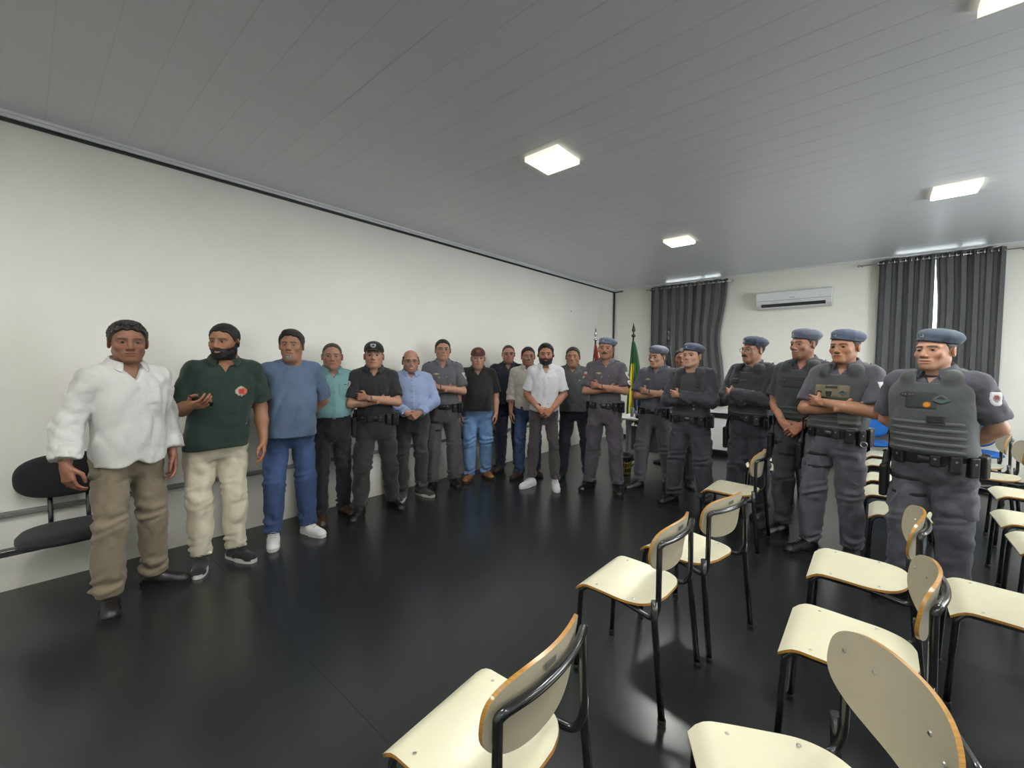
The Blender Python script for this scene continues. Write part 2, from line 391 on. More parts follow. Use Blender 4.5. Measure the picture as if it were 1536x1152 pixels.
def disc(cx, cy, hw, hl, n, nu, nv):
    """grid mapped on a superellipse outline"""
    u = np.linspace(-1, 1, nu); v = np.linspace(-1, 1, nv); U, V = np.meshgrid(u, v, indexing='ij')
    r = np.maximum(abs(U), abs(V)); ang = np.arctan2(V, U)
    R = 1/((abs(np.cos(ang))**n+abs(np.sin(ang))**n)**(1/n)+1e-9)
    return cx+hw*r*R*np.cos(ang), cy+hl*r*R*np.sin(ang)
def make_chair():
    t = empty('school_chair')
    # seat: square front with rolled edge, rounded rear corners
    nu, nv = 25, 25
    u = np.linspace(-1, 1, nu); v = np.linspace(0, 1, nv); U, V = np.meshgrid(u, v, indexing='ij')
    def halfw(v): return 0.2*np.where(v < 0.5, 1.0, (1-np.clip((v-0.5)/0.5, 0, 1)**3.2)**(1/2.4)) * np.where(v < 0.04, 0.97+0.03*v/0.04, 1)
    vv = 1-(1-V)**1.35
    vv = np.where(vv > 0.992, 0.992, vv)
    X = U*halfw(vv); Y = -0.2+0.4*vv + 0.0*U
    Z = 0.452 - 0.038*np.clip((0.16-vv)/0.16, 0, 1)**1.8 - 0.012*np.exp(-((vv-0.62)/0.22)**2)*(1-0.6*U**2) + 0.012*np.clip((vv-0.8)/0.2, 0, 1)**2
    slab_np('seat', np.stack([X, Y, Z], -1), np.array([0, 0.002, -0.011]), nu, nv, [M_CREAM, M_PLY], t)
    # backrest: bent ply, rounded ends, concave to the sitter
    nu, nv = 31, 15
    X, Zz = disc(0, 0, 0.212, 0.108, 3.2, nu, nv)
    lower = np.clip(-Zz/0.108, 0, 1); X = X*(1-0.14*lower**2)
    Y = 0.222 + 0.14*(Zz+0.0)*1.0*0.9 + (-0.045*(X/0.205)**2) + 0.0
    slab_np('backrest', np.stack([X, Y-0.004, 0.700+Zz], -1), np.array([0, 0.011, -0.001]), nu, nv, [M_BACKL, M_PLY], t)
    # frame: side rails, uprights and top bar in one bent tube
    R = 0.0125
    pts = [(-0.165, -0.16, 0.428), (-0.170, 0.05, 0.424), (-0.200, 0.19, 0.412), (-0.206, 0.215, 0.47), (-0.198, 0.212, 0.735), (-0.185, 0.222, 0.748), (-0.10, 0.246, 0.750), (0, 0.254, 0.750), (0.10, 0.246, 0.750),
           (0.185, 0.222, 0.748), (0.198, 0.212, 0.735), (0.206, 0.215, 0.47), (0.200, 0.19, 0.412), (0.170, 0.05, 0.424), (0.165, -0.16, 0.428)]
    tube('frame', smooth_path(pts, 0.055, 5), R, M_PAINT, t, n=10)
    for s in (-1, 1):
        f = tube('leg', smooth_path([(s*0.168, 0.10, 0.427), (s*0.168, -0.150, 0.428), (s*0.178, -0.178, 0.40), (s*0.185, -0.195, 0.012)], 0.04, 4), R, M_PAINT, t)
        lathe('rubber_foot', [(0, 0), (0.016, 0), (0.0165, 0.022), (0.0125, 0.024)], M_RUB, f, n=10, loc=(s*0.185, -0.195, 0))
        b = tube('leg', [(s*0.226, 0.205, 0.51), (s*0.226, 0.208, 0.42), (s*0.230, 0.250, 0.012)], 0.0142, M_PAINT, t)
        lathe('rubber_foot', [(0, 0), (0.017, 0), (0.0175, 0.022), (0.0142, 0.024)], M_RUB, b, n=10, loc=(s*0.230, 0.250, 0))
    tube('stretcher', [(-0.168, -0.09, 0.420), (0.168, -0.09, 0.420)], 0.009, M_PAINT, t, n=8)
    tube('stretcher', [(-0.175, 0.09, 0.416), (0.175, 0.09, 0.416)], 0.009, M_PAINT, t, n=8)
    def screw(x, y, z, nrm):
        q = Vector(nrm).to_track_quat('Z', 'Y').to_matrix()
        b = bmesh.new(); bmesh.ops.create_cone(b, cap_ends=True, segments=8, radius1=0.0065, radius2=0.004, depth=0.003)
        b.transform(Matrix.Translation((x, y, z)) @ q.to_4x4()); return link('screw', bm_mesh('screw', b), M_SCREW, t)
    for s in (-1, 1):
        for yy in (-0.10, 0.085): screw(s*0.165, yy, 0.4525, (0, 0, 1))
        screw(s*0.165, 0.213-0.045*0.648, 0.735, (0, -1, 0)); screw(s*0.09, 0.220-0.045*0.193, 0.735, (0, -1, 0))
    box_obj('asset_tag', (0.045, 0.002, 0.016), (0.03, 0.243, 0.778), M_TAG, t, M=Euler((math.radians(-7), 0, 0)).to_matrix())
    return t
# facing: seats point towards the left wall (-X); rz rotates the chair's own front (-Y)
CH = [  # x, y, rz(deg from facing -X), label
 (3.43, -7.35, 4, 'cream school chair alone at the bottom edge, seen from behind'),
 (3.37, -6.25, 0, 'cream school chair in the open floor, nearer one of the overlapping pair'),
 (3.46, -5.67, -12, 'cream school chair partly behind the nearer one of the overlapping pair'),
 (3.34, -4.21, 0, 'cream school chair in front of the officer with glasses and dark jacket'),
 (4.13, -6.99, 30, 'cream school chair at the bottom right, its backrest largest in view'),
 (4.20, -6.14, 0, 'cream school chair behind the one with the largest backrest'),
 (4.21, -5.37, 0, 'cream school chair in front of the last two officers, knees height'),
 (4.44, -4.02, 0, 'cream school chair standing between the last two officers, its seat passing behind a leg'),
 (4.40, -3.44, 0, 'cream school chair second in its column behind the last officer'),
 (4.40, -2.85, 0, 'cream school chair third in its column behind the last officer'),
 (4.39, -2.05, 0, 'cream school chair fourth in its column, near the blue chairs'),
 (4.39, -1.42, 0, 'cream school chair last in its column, right before the blue chairs'),
 (4.73, -5.36, 0, 'cream school chair seat cut by the right edge, nearest of those cut'),
 (5.12, -4.22, 0, 'cream school chair at the right edge with its seat overlapping a farther one'),
 (5.13, -3.66, 0, 'cream school chair at the right edge just past the overlapping seat'),
 (5.24, -2.75, 0, 'cream school chair behind the last officer at belt pouch height'),
 (5.12, -2.02, 0, 'cream school chair with narrow visible seat behind the last officer'),
 (5.10, -1.42, 0, 'cream school chair showing frame and ply edge beside the last officer'),
 (3.37, -3.09, 0, 'cream school chair seen through the gap between two officers, nearest there'),
 (3.37, -2.575, 0, 'cream school chair seen in the gap between two officers, second there'),
 (3.37, -2.05, 0, 'cream school chair seen in the gap between two officers, third there'),
 (3.37, -1.50, 0, 'cream school chair seen in the gap between two officers, farthest there'),
 (5.36, -5.36, 0, 'cream school chair beyond the right edge')][:22]
proto = None
for x, y, rz, lab in CH:
    o = make_chair() if proto is None else copy_tree(proto)
    proto = proto or o
    o.location = (x, y, 0); o.rotation_euler = (0, 0, math.radians(-90+rz))
    tag(o, lab, 'chair', 'cream school chairs')

# ------------------------------------------------------------------ black beam seat on the left wall
M_DKF = mat('black_upholstery', (24, 23, 27), rough=0.9, sheen=0.1, bump=0.25, bscale=200, vary=0.15, vscale=5)
bs = tag(empty('beam_seat', (0.32, -8.00, 0)), 'black upholstered beam seat against the left wall, behind the man in white', 'seat')
def cushion(name, w, h, th, n, place, bulge=0.02):
    nu, nv = 25, 17; X, Z = disc(0, 0, w/2, h/2, n, nu, nv); rr = np.clip(np.maximum(abs(np.linspace(-1, 1, nu))[:, None], abs(np.linspace(-1, 1, nv))[None, :]), 0, 1)
    f = np.sqrt(np.clip(1-rr**4, 0, 1)); A = np.stack([X, -th/2*f-0.004, Z], -1); B = np.stack([X, th/2*f*0.7+0.004, Z], -1)
    P = np.vstack([A.reshape(-1, 3), B.reshape(-1, 3)]); nn = nu*nv
    i, j = np.meshgrid(np.arange(nu-1), np.arange(nv-1), indexing='ij'); a = (i*nv+j).ravel(); Q = np.stack([a, a+nv, a+nv+1, a+1], 1)
    def rim(idx): return np.stack([idx[:-1], idx[1:], idx[1:]+nn, idx[:-1]+nn], 1)
    R = np.vstack([rim(np.arange(nv)), rim(np.arange(nv)+(nu-1)*nv)[:, ::-1], rim(np.arange(nu)*nv)[:, ::-1], rim(np.arange(nu)*nv+nv-1)])
    P = np.array([place @ Vector(p) for p in P])
    return mesh_np(name, P, np.vstack([Q, Q[:, ::-1]+nn, R]))
Tb = Matrix.Translation((-0.22, 0, 0.735)) @ Euler((math.radians(-8), 0, math.radians(90))).to_matrix().to_4x4()
link('backrest', cushion('bs_back', 0.50, 0.29, 0.07, 2.6, Tb), M_DKF, bs)
Ts = Matrix.Translation((0.03, 0, 0.405)) @ Euler((math.radians(-90), 0, math.radians(90))).to_matrix().to_4x4()
link('seat', cushion('bs_seat', 0.50, 0.44, 0.09, 2.8, Ts), M_DKF, bs)
for s in (-1, 1):
    tube('support', smooth_path([(0.0, s*0.09, 0.37), (-0.235, s*0.09, 0.37), (-0.245, s*0.09, 0.70)], 0.06), 0.013, M_PAINT, bs)
box_obj('beam', (0.06, 1.5, 0.04), (0.0, -0.5, 0.345), M_PAINT, bs, r=0.006)
box_obj('leg', (0.05, 0.05, 0.33), (0, -1.05, 0.18), M_PAINT, bs, r=0.006)
box_obj('foot_bar', (0.5, 0.06, 0.03), (0, -1.05, 0.015), M_PAINT, bs, r=0.006)

# ------------------------------------------------------------------ blue chairs along the back wall
M_BLUE = mat('royal_blue_fabric', (24, 96, 170), rough=0.85, bump=0.2, bscale=220, vary=0.08, vscale=8)
def blue_chair(x, lab):
    t = tag(empty('office_chair', (x, -0.50, 0)), lab, 'chair', 'blue chairs at the back wall')
    Tb = Matrix.Translation((0, 0.12, 0.74)) @ Euler((math.radians(-6), 0, 0)).to_matrix().to_4x4()
    link('backrest', cushion('b', 0.42, 0.46, 0.07, 3.0, Tb), M_BLUE, t)
    Ts = Matrix.Translation((0, -0.12, 0.46)) @ Euler((math.radians(-90), 0, 0)).to_matrix().to_4x4()
    link('seat', cushion('s', 0.46, 0.44, 0.07, 3.0, Ts), M_BLUE, t)
    tube('back_support', smooth_path([(0, -0.05, 0.415), (0, 0.17, 0.415), (0, 0.18, 0.70)], 0.05), 0.02, M_PAINT, t)
    tube('post', [(0, -0.1, 0.05), (0, -0.1, 0.42)], 0.025, M_PAINT, t)
    for k in range(2): box_obj('foot', (0.5, 0.05, 0.04), (0, -0.1, 0.03), M_PAINT, t, r=0.01, M=Euler((0, 0, math.radians(45+90*k))).to_matrix())
    return t
blue_chair(4.20, 'blue upholstered chair at the back wall, leftmost of the three')
blue_chair(4.68, 'blue upholstered chair at the back wall, mostly hidden by the last officer')
blue_chair(5.20, 'blue upholstered chair at the back wall, seen under the bent elbow of the last officer')
for s, xx in ((0, 4.44), (1, 4.94)):
    o = tag(empty('barrier_post', (xx, -1.0, 0)), ('slim black post standing between the blue chairs', 'slim black post hidden behind the last officer')[s], 'post')
    tube('post', [(0, 0, 0.02), (0, 0, 0.60)], 0.02, M_PAINT, o); lathe('foot', [(0, 0), (0.11, 0), (0.11, 0.012), (0.02, 0.03)], M_PAINT, o)

# ------------------------------------------------------------------ desks, basket, flags
M_TOP = mat('white_desk_top', (226, 228, 226), rough=0.35)
M_GREY = mat('grey_desk_panel', (120, 122, 124), rough=0.5)
M_DLEG = mat('grey_desk_steel', (176, 178, 178), rough=0.4, metal=0.3)
d = tag(empty('office_desk', (1.95, -2.32, 0)), 'white topped office desk with grey panel behind the first two berets', 'desk')
box_obj('top', (1.15, 0.62, 0.025), (0, 0, 0.742), M_TOP, d, r=0.005)
box_obj('modesty_panel', (0.95, 0.018, 0.36), (0, 0.05, 0.42), M_GREY, d, r=0.003, seg=1)
for s in (-1, 1):
    l = box_obj('leg', (0.05, 0.09, 0.70), (s*0.46, 0.0, 0.38), M_DLEG, d, r=0.008)
    box_obj('foot', (0.05, 0.58, 0.03), (s*0.46, 0.0, 0.018), M_DLEG, l, r=0.01); box_obj('arm', (0.04, 0.5, 0.02), (s*0.46, 0, 0.72), M_DLEG, l)
M_CUP = mat('clear_plastic_cup', (215, 225, 222), rough=0.1); M_CUP.node_tree.nodes['Principled BSDF'].inputs['Transmission Weight'].default_value = 0.7
for i, (x, y, h) in enumerate([(1.60, -2.45, 0.13), (1.70, -2.50, 0.10), (1.65, -2.33, 0.15)]):
    c = lathe('drinking_glass', [(0, 0.003), (0.024, 0.0), (0.031, h), (0.029, h), (0.022, 0.006), (0, 0.006)], M_CUP, n=16, loc=(x, y, 0.7545))
    tag(c, ('clear glass on the desk edge beside the flag', 'shorter clear glass on the desk near its front edge', 'tall clear glass behind the others on the desk')[i], 'glass', 'glasses on the office desk')
p_ = tag(box_obj('desk_phone', (0.16, 0.18, 0.045), (1.80, -2.50, 0.778), M_BLACK, r=0.01), 'black box on the white desk near the glasses', 'phone')
bk = tag(empty('wicker_basket', (1.63, -2.80, 0)), 'small yellowish wicker basket with black rim under the desk', 'basket')
M_WICK = mat('yellow_wicker', (150, 132, 62), rough=0.7, vary=0.3, vscale=30)
for k in range(22):
    a = 2*math.pi*k/22; tube('stave', [(0.11*math.cos(a), 0.11*math.sin(a), 0.01), (0.135*math.cos(a), 0.135*math.sin(a), 0.26)], 0.006, M_WICK, bk, n=6)
for zz in (0.03, 0.10, 0.17, 0.24):
    r_ = 0.11+0.025*zz/0.26; tube('weave', [(r_*math.cos(a), r_*math.sin(a), zz) for a in np.linspace(0, 2*math.pi, 25)[:-1]], 0.006, M_WICK, bk, n=6, closed=True)
lathe('liner', [(0, 0.012), (0.10, 0.012), (0.125, 0.25), (0.15, 0.27), (0.152, 0.25), (0.14, 0.20)], M_BLACK, bk)
d2 = tag(empty('side_table', (2.5, -0.42, 0)), 'white table with black edge at the back wall between two officers', 'table')
box_obj('top', (0.9, 0.5, 0.03), (0, 0, 0.735), M_TOP, d2, r=0.004); box_obj('apron', (0.86, 0.46, 0.08), (0, 0, 0.68), M_BLACK, d2, r=0.004)
box_obj('front_panel', (0.86, 0.02, 0.52), (0, -0.2, 0.36), M_TOP, d2, r=0.003, seg=1)
box_obj('plinth', (0.88, 0.46, 0.09), (0, 0, 0.045), M_BLACK, d2, r=0.004)
for s in (-1, 1): box_obj('side_panel', (0.02, 0.44, 0.56), (s*0.42, 0, 0.36), M_TOP, d2, r=0.003, seg=1)

def attr_mat(name, rough=0.75, **k): return mat(name, rough=rough, attr=True, **k)
M_FLAG = attr_mat('flag_satin', 0.55, sheen=0.2)
M_POLE = mat('dark_varnished_pole', (38, 30, 24), rough=0.35)
def flag(name, x, y, top, lab, colf, lean=0.0, w=0.34, seed=0, finial='spear', drop=1.25, wide=0.0):
    t = tag(empty(name, (x, y, 0)), lab, 'flag', 'flags on poles in the corner')
    lathe('base', [(0, 0), (0.15, 0), (0.15, 0.025), (0.05, 0.06), (0.025, 0.10), (0, 0.10)], M_POLE, t)
    tube('pole', [(0, 0, 0.05), (lean*0.6, 0, top-0.18)], 0.014, M_POLE, t)
    prof = [(0.0, -0.02), (0.03, 0.0), (0.034, 0.02), (0.012, 0.045), (0.012, 0.07), (0.03, 0.10), (0.0, 0.22)]
    bmf = lathe('finial', prof, M_POLE if finial == 'spear' else mat('silver_finial', (190, 192, 195), rough=0.25, metal=1), t, n=10, loc=(lean*0.6, 0, top-0.2))
    # hanging cloth: a fan of folds widening downward
    nu, nv = 64, 40; u = np.linspace(0, 1, nu); v = np.linspace(0, 1, nv); U, V = np.meshgrid(u, v, indexing='ij')   # V 0 top
    spread = (0.03+w*V**0.75)
    ph = 2*np.pi*5.5*U+seed+0.8*np.sin(2.5*V+seed)
    X = lean*0.6*(1-V*0.5) + spread*(U-0.22) + 0.02*V*np.sin(ph*0.5)
    Y = (0.012+0.05*V**0.6)*np.sin(ph) - 0.02
    Z = top-0.27-drop*V*(1-0.10*(U-0.3)**2) + 0.03*np.sin(ph)*V
    P = np.stack([X, Y, Z], -1).reshape(-1, 3); i, j = np.meshgrid(np.arange(nu-1), np.arange(nv-1), indexing='ij'); a = (i*nv+j).ravel()
    Q = np.stack([a, a+nv, a+nv+1, a+1], 1); col = np.array([lin(c) for c in colf(U.ravel(), V.ravel())])
    o = link('flag_cloth', mesh_np('flag', P, Q, col), M_FLAG, t)
    s = o.modifiers.new('t', 'SOLIDIFY'); s.thickness = 0.003
    return t
def brazil(U, V):
    out = []
    for u, v in zip(U, V):
        # folded flag: a slanting yellow rhombus edge down one side, blue disc beyond it
        c = (14, 92, 48)
        e = 0.16+0.20*abs(v-0.62)/0.62
        if e < u < e+0.24 and v > 0.28: c = (226, 208, 28)
        if v > 0.44 and v < 0.86 and e+0.20 < u < e+0.48: c = (22, 38, 96)
        if v > 0.86 and u > 0.5: c = (16, 110, 56)
        out.append(c)
    return out
def paulista(U, V): return [((168, 26, 34) if v < 0.45 and u > 0.35 else ((226, 226, 224) if int((u*7+v*3)*2) % 2 else (20, 20, 22))) for u, v in zip(U, V)]
def darkf(U, V): return [(14, 22, 26) for _ in U]
flag('brazilian_flag', 1.27, -1.90, 2.15, 'green and yellow flag with blue disc hanging on a dark pole', brazil, lean=0.12, w=0.36, seed=0.6, drop=1.3)
flag('state_flag', 0.64, -1.90, 2.11, 'red, white and black flag half hidden behind the mustached officer', paulista, lean=0.05, w=0.26, seed=1.7, finial='silver')
flag('dark_flag', 1.80, -1.75, 2.08, 'dark flag on a black pole behind the second beret', darkf, lean=0.06, w=0.22, seed=2.4)
# ------------------------------------------------------------------ people: signed-distance bodies and clothes, meshed with surface nets
f4 = np.float32
class Grid:
    def __init__(s, lo, hi, h):
        s.lo = np.array(lo, float); s.h = h
        n = np.maximum(np.ceil((np.array(hi)-s.lo)/h).astype(int)+1, 4); s.n = n
        s.ax = [(s.lo[i]+h*np.arange(n[i])).astype(f4) for i in range(3)]
        s.F = np.full(n, 0.09, f4)
    def blk(s, lo, hi):
        a = np.clip(((np.array(lo)-s.lo)/s.h).astype(int), 0, s.n-1); b = np.clip(((np.array(hi)-s.lo)/s.h).astype(int)+2, 1, s.n)
        b = np.maximum(b, a+1)
        sl = tuple(slice(a[i], b[i]) for i in range(3))
        return sl, s.ax[0][sl[0]][:, None, None], s.ax[1][sl[1]][None, :, None], s.ax[2][sl[2]][None, None, :]
    def comb(s, sl, d, k, op):
        A = s.F[sl]
        if op == 'add':
            if k > 0: h = np.maximum(k-np.abs(A-d), 0)/k; s.F[sl] = np.minimum(A, d)-h*h*k*0.25
            else: s.F[sl] = np.minimum(A, d)
        elif op == 'sub':
            d = -d
            if k > 0: h = np.maximum(k-np.abs(A-d), 0)/k; s.F[sl] = np.maximum(A, d)+h*h*k*0.25
            else: s.F[sl] = np.maximum(A, d)
    def cap(s, p0, p1, r0, r1=None, k=0.0, op='add', cut=None):
        r1 = r0 if r1 is None else r1
        p0 = np.array(p0, float); p1 = np.array(p1, float); pad = k+0.035
        lo = np.minimum(p0-r0, p1-r1)-pad; hi = np.maximum(p0+r0, p1+r1)+pad
        sl, X, Y, Z = s.blk(lo, hi); v = p1-p0; L2 = max((v**2).sum(), 1e-9)
        t = np.clip(((X-p0[0])*v[0]+(Y-p0[1])*v[1]+(Z-p0[2])*v[2])/L2, 0, 1).astype(f4)
        d = np.sqrt((X-p0[0]-t*v[0])**2+(Y-p0[1]-t*v[1])**2+(Z-p0[2]-t*v[2])**2)-(r0+(r1-r0)*t)
        if cut is not None:      # (point, direction): keep the side behind the plane
            c, dr = np.array(cut[0], float), np.array(cut[1], float); dr = dr/np.linalg.norm(dr)
            d = np.maximum(d, (X-c[0])*dr[0]+(Y-c[1])*dr[1]+(Z-c[2])*dr[2])
        s.comb(sl, d.astype(f4), k, op)
    def ell(s, c, r, k=0.0, op='add', R=None):
        m = max(r)+k+0.03; c = np.array(c, float)
        sl, X, Y, Z = s.blk(c-m, c+m); x, y, z = X-c[0], Y-c[1], Z-c[2]
        if R is not None:
            R = np.array(R); x, y, z = x*R[0][0]+y*R[1][0]+z*R[2][0], x*R[0][1]+y*R[1][1]+z*R[2][1], x*R[0][2]+y*R[1][2]+z*R[2][2]
        k0 = np.sqrt((x/r[0])**2+(y/r[1])**2+(z/r[2])**2); k1 = np.sqrt((x/r[0]**2)**2+(y/r[1]**2)**2+(z/r[2]**2)**2)+1e-6
        s.comb(sl, (k0*(k0-1)/k1).astype(f4), k, op)
    def prof(s, T, off=0.0, z0=None, z1=None, k=0.0, lean=None, n=2.3, rk=0.02, pad=0.04):
        """elliptical sections: T rows are z, half width, half depth, centre y"""
        T = np.array(T); z0 = T[0, 0] if z0 is None else z0; z1 = T[-1, 0] if z1 is None else z1
        A = T[:, 1].max()+off+pad+0.06; B = T[:, 2].max()+off+pad+abs(T[:, 3]).max()
        sl, X, Y, Z = s.blk((-A, -B, z0-pad), (A, B, z1+pad))
        a = np.interp(Z, T[:, 0], T[:, 1])+off; b = np.interp(Z, T[:, 0], T[:, 2])+off; c = np.interp(Z, T[:, 0], T[:, 3])
        lx = lean(Z) if lean is not None else 0.0
        x, y = X-lx, Y-c
        e = (np.abs(x/a)**n+np.abs(y/b)**n)**(1/n)+1e-6; k1 = np.sqrt((x/a**2)**2+(y/b**2)**2)+1e-6; k0 = np.sqrt((x/a)**2+(y/b)**2)
        d = (e-1)*np.maximum(k0, 0.3)/k1
        for pl in (Z-z1, z0-Z):
            h = np.maximum(rk-np.abs(d-pl), 0)/rk; d = np.maximum(d, pl)+h*h*rk*0.25
        s.comb(sl, d.astype(f4), k, 'add')
    def plane(s, n, c, k=0.0):
        """cut away where n.p > c"""
        n = np.array(n, float); L = np.linalg.norm(n)
        d = ((s.ax[0][:, None, None]*n[0]+s.ax[1][None, :, None]*n[1]+s.ax[2][None, None, :]*n[2])-c)/L
        s.F = np.maximum(s.F, d.astype(f4))
    def ripple(s, amp, wl, seed=0, zr=None, aniso=(1, 1, 1.0)):
        r = np.random.RandomState(seed); X, Y, Z = s.ax[0][:, None, None]*aniso[0], s.ax[1][None, :, None]*aniso[1], s.ax[2][None, None, :]*aniso[2]
        W = 0
        for q in range(5):
            d = r.normal(size=3); d /= np.linalg.norm(d); f = 2*np.pi/wl*r.uniform(0.6, 1.6); p = r.uniform(0, 6.28, 2)
            W = W+(1.1-2.2*np.abs(np.sin(0.5*((X*d[0]+Y*d[1]+Z*d[2])*f+p[0]+1.3*np.sin((X*d[1]-Y*d[2]+Z*d[0])*f*0.5+p[1])))))
        g = 1.0
        if zr is not None: g = zr(s.ax[2])[None, None, :]
        s.F = (s.F+amp*g*W/2.2).astype(f4)
    def sample(s, P):
        q = (np.asarray(P)-s.lo)/s.h; i = np.clip(np.floor(q).astype(int), 0, s.n-2); f = np.clip(q-i, 0, 1)
        out = 0
        for dx in (0, 1):
            for dy in (0, 1):
                for dz in (0, 1):
                    w = (f[..., 0] if dx else 1-f[..., 0])*(f[..., 1] if dy else 1-f[..., 1])*(f[..., 2] if dz else 1-f[..., 2])
                    out = out+w*s.F[i[..., 0]+dx, i[..., 1]+dy, i[..., 2]+dz]
        return out
    def nets(s):
        F = s.F.copy()
        for ax in range(3):      # close at the border
            for e in (0, -1):
                sl = [slice(None)]*3; sl[ax] = e; F[tuple(sl)] = np.maximum(F[tuple(sl)], 0.002)
        S = F < 0
        c = np.zeros(np.array(F.shape)-1, np.int8)
        for dx in (0, 1):
            for dy in (0, 1):
                for dz in (0, 1): c += S[dx:dx+c.shape[0], dy:dy+c.shape[1], dz:dz+c.shape[2]]
        act = (c > 0) & (c < 8); idx = np.argwhere(act); vid = np.full(act.shape, -1, np.int32); vid[act] = np.arange(len(idx))
        off = np.array([(a, b, d) for a in (0, 1) for b in (0, 1) for d in (0, 1)])
        V = np.stack([F[idx[:, 0]+o[0], idx[:, 1]+o[1], idx[:, 2]+o[2]] for o in off], 1)
        pos = np.zeros((len(idx), 3), f4); cnt = np.zeros(len(idx), f4)
        for a in range(8):
            for b in range(a+1, 8):
                if np.abs(off[a]-off[b]).sum() != 1: continue
                cr = (V[:, a] < 0) != (V[:, b] < 0); t = np.where(cr, V[:, a]/(V[:, a]-V[:, b]+1e-12), 0)
                pos += np.where(cr[:, None], off[a]+(off[b]-off[a])*t[:, None], 0); cnt += cr
        P = s.lo+s.h*(idx+pos/cnt[:, None])
        Qs = []
        for ax in range(3):
            a1, a2 = (ax+1) % 3, (ax+2) % 3
            def sh(A, d, ofs):
                return A
            n = F.shape
            sl0 = [slice(1, -1)]*3; sl0[ax] = slice(0, -1); sl1 = [slice(1, -1)]*3; sl1[ax] = slice(1, None)
            A, B = S[tuple(sl0)], S[tuple(sl1)]; e = np.argwhere(A != B)
            if not len(e): continue
            inn = A[e[:, 0], e[:, 1], e[:, 2]]
            base = e.copy(); base[:, a1] += 1; base[:, a2] += 1
            def cell(d1, d2):
                q = base.copy(); q[:, a1] -= d1; q[:, a2] -= d2; return vid[q[:, 0], q[:, 1], q[:, 2]]
            q = np.stack([cell(1, 1), cell(0, 1), cell(0, 0), cell(1, 0)], 1); q[~inn] = q[~inn][:, ::-1]
            Qs.append(q)
        Q = np.vstack(Qs); Q = Q[(Q >= 0).all(1)]
        return P, Q

def patch(grid, origin, direc, up, w, h, th=0.003, shape='rect', nu=9, nv=9, colf=None, name='patch', m=None, parent=None, reach=0.5):
    """a thin piece laid on the surface of a garment: rays from origin-plane along direc"""
    D = Vector(direc).normalized(); U_ = Vector(up); U_ = (U_-D*U_.dot(D)).normalized(); R_ = U_.cross(D).normalized()
    u = np.linspace(-1, 1, nu); v = np.linspace(-1, 1, nv); U, V = np.meshgrid(u, v, indexing='ij')
    if shape == 'disc': q = np.sqrt(np.maximum(1-V**2/2, 0)); q2 = np.sqrt(np.maximum(1-U**2/2, 0)); x, y = U*q, V*q2
    elif shape == 'shield': x, y = U*np.where(V < 0, np.sqrt(np.clip(1-(V*0.98)**2, 0, 1))*0.9+0.1*0, 1.0), V
    elif shape == 'wing': x, y = U, V*(1-0.75*abs(U))
    else: x, y = U, V
    O = np.array(origin)[None, None]+np.array(R_)[None, None]*(x*w/2)[..., None]+np.array(U_)[None, None]*(y*h/2)[..., None]
    Dn = np.array(D); t = np.linspace(0, reach, 90); S_ = grid.sample(O[..., None, :]+Dn*t[:, None])
    hit = S_ < 0; anyh = hit.any(-1); k = hit.argmax(-1); k = np.clip(k, 1, None)
    I, J = np.indices(k.shape); a, b = S_[I, J, k-1], S_[I, J, k]; tt = t[k-1]+(t[k]-t[k-1])*a/(a-b+1e-9)
    if not anyh.any(): return None
    med = np.median(tt[anyh]); tt = np.where(anyh, tt, med); tt = np.clip(tt, med-0.05, med+0.05)
    edge = (abs(U) > 0.999) | (abs(V) > 0.999)
    P = O+Dn*(tt-np.where(edge, -0.002, th))[..., None]
    # pull rim vertices only slightly in, second ring keeps the height
    i, j = np.meshgrid(np.arange(nu-1), np.arange(nv-1), indexing='ij'); a = (i*nv+j).ravel(); Q = np.stack([a, a+1, a+nv+1, a+nv], 1)
    col = None
    if colf is not None: col = np.array([lin(colf(float(p), float(q))) for p, q in zip(U.ravel(), V.ravel())])
    me = mesh_np(name, P.reshape(-1, 3), Q, col)
    return link(name, me, m, parent)

M_SKIN = attr_mat('skin', 0.5, sss=0.08, bump=0.03, bscale=150)
M_CLOTH = attr_mat('cotton_cloth', 0.85, bump=0.45, bscale=16, vary=0.05, vscale=9, sheen=0.15)
M_DENIM = attr_mat('denim', 0.85, bump=0.45, bscale=16, vary=0.14, vscale=10)
M_HAIR = attr_mat('hair', 0.55, bump=0.6, bscale=110, vary=0.2, vscale=60)
M_LEATHER = attr_mat('leather', 0.35, bump=0.15, bscale=60, vary=0.1, vscale=20)
M_WEB = attr_mat('webbing', 0.8, bump=0.3, bscale=260)
M_PATCH = attr_mat('embroidered_patch', 0.7, bump=0.2, bscale=300)
M_EYE = attr_mat('eye_white', 0.15)
M_SOLE = attr_mat('rubber_sole', 0.6)
M_METAL = attr_mat('badge_metal', 0.3, metal=0.9)
M_PHONE = mat('phone_glass', (12, 12, 14), rough=0.12)

def colmesh(name, grid, rgb, m, parent, colf=None, T=None):
    P, Q = grid.nets()
    c = np.tile(lin(rgb), (len(P), 1)) if colf is None else colf(P)
    if T is not None: P = P @ np.array(T.to_3x3()).T+np.array(T.translation)
    return link(name, mesh_np(name, P, Q, c), m, parent)

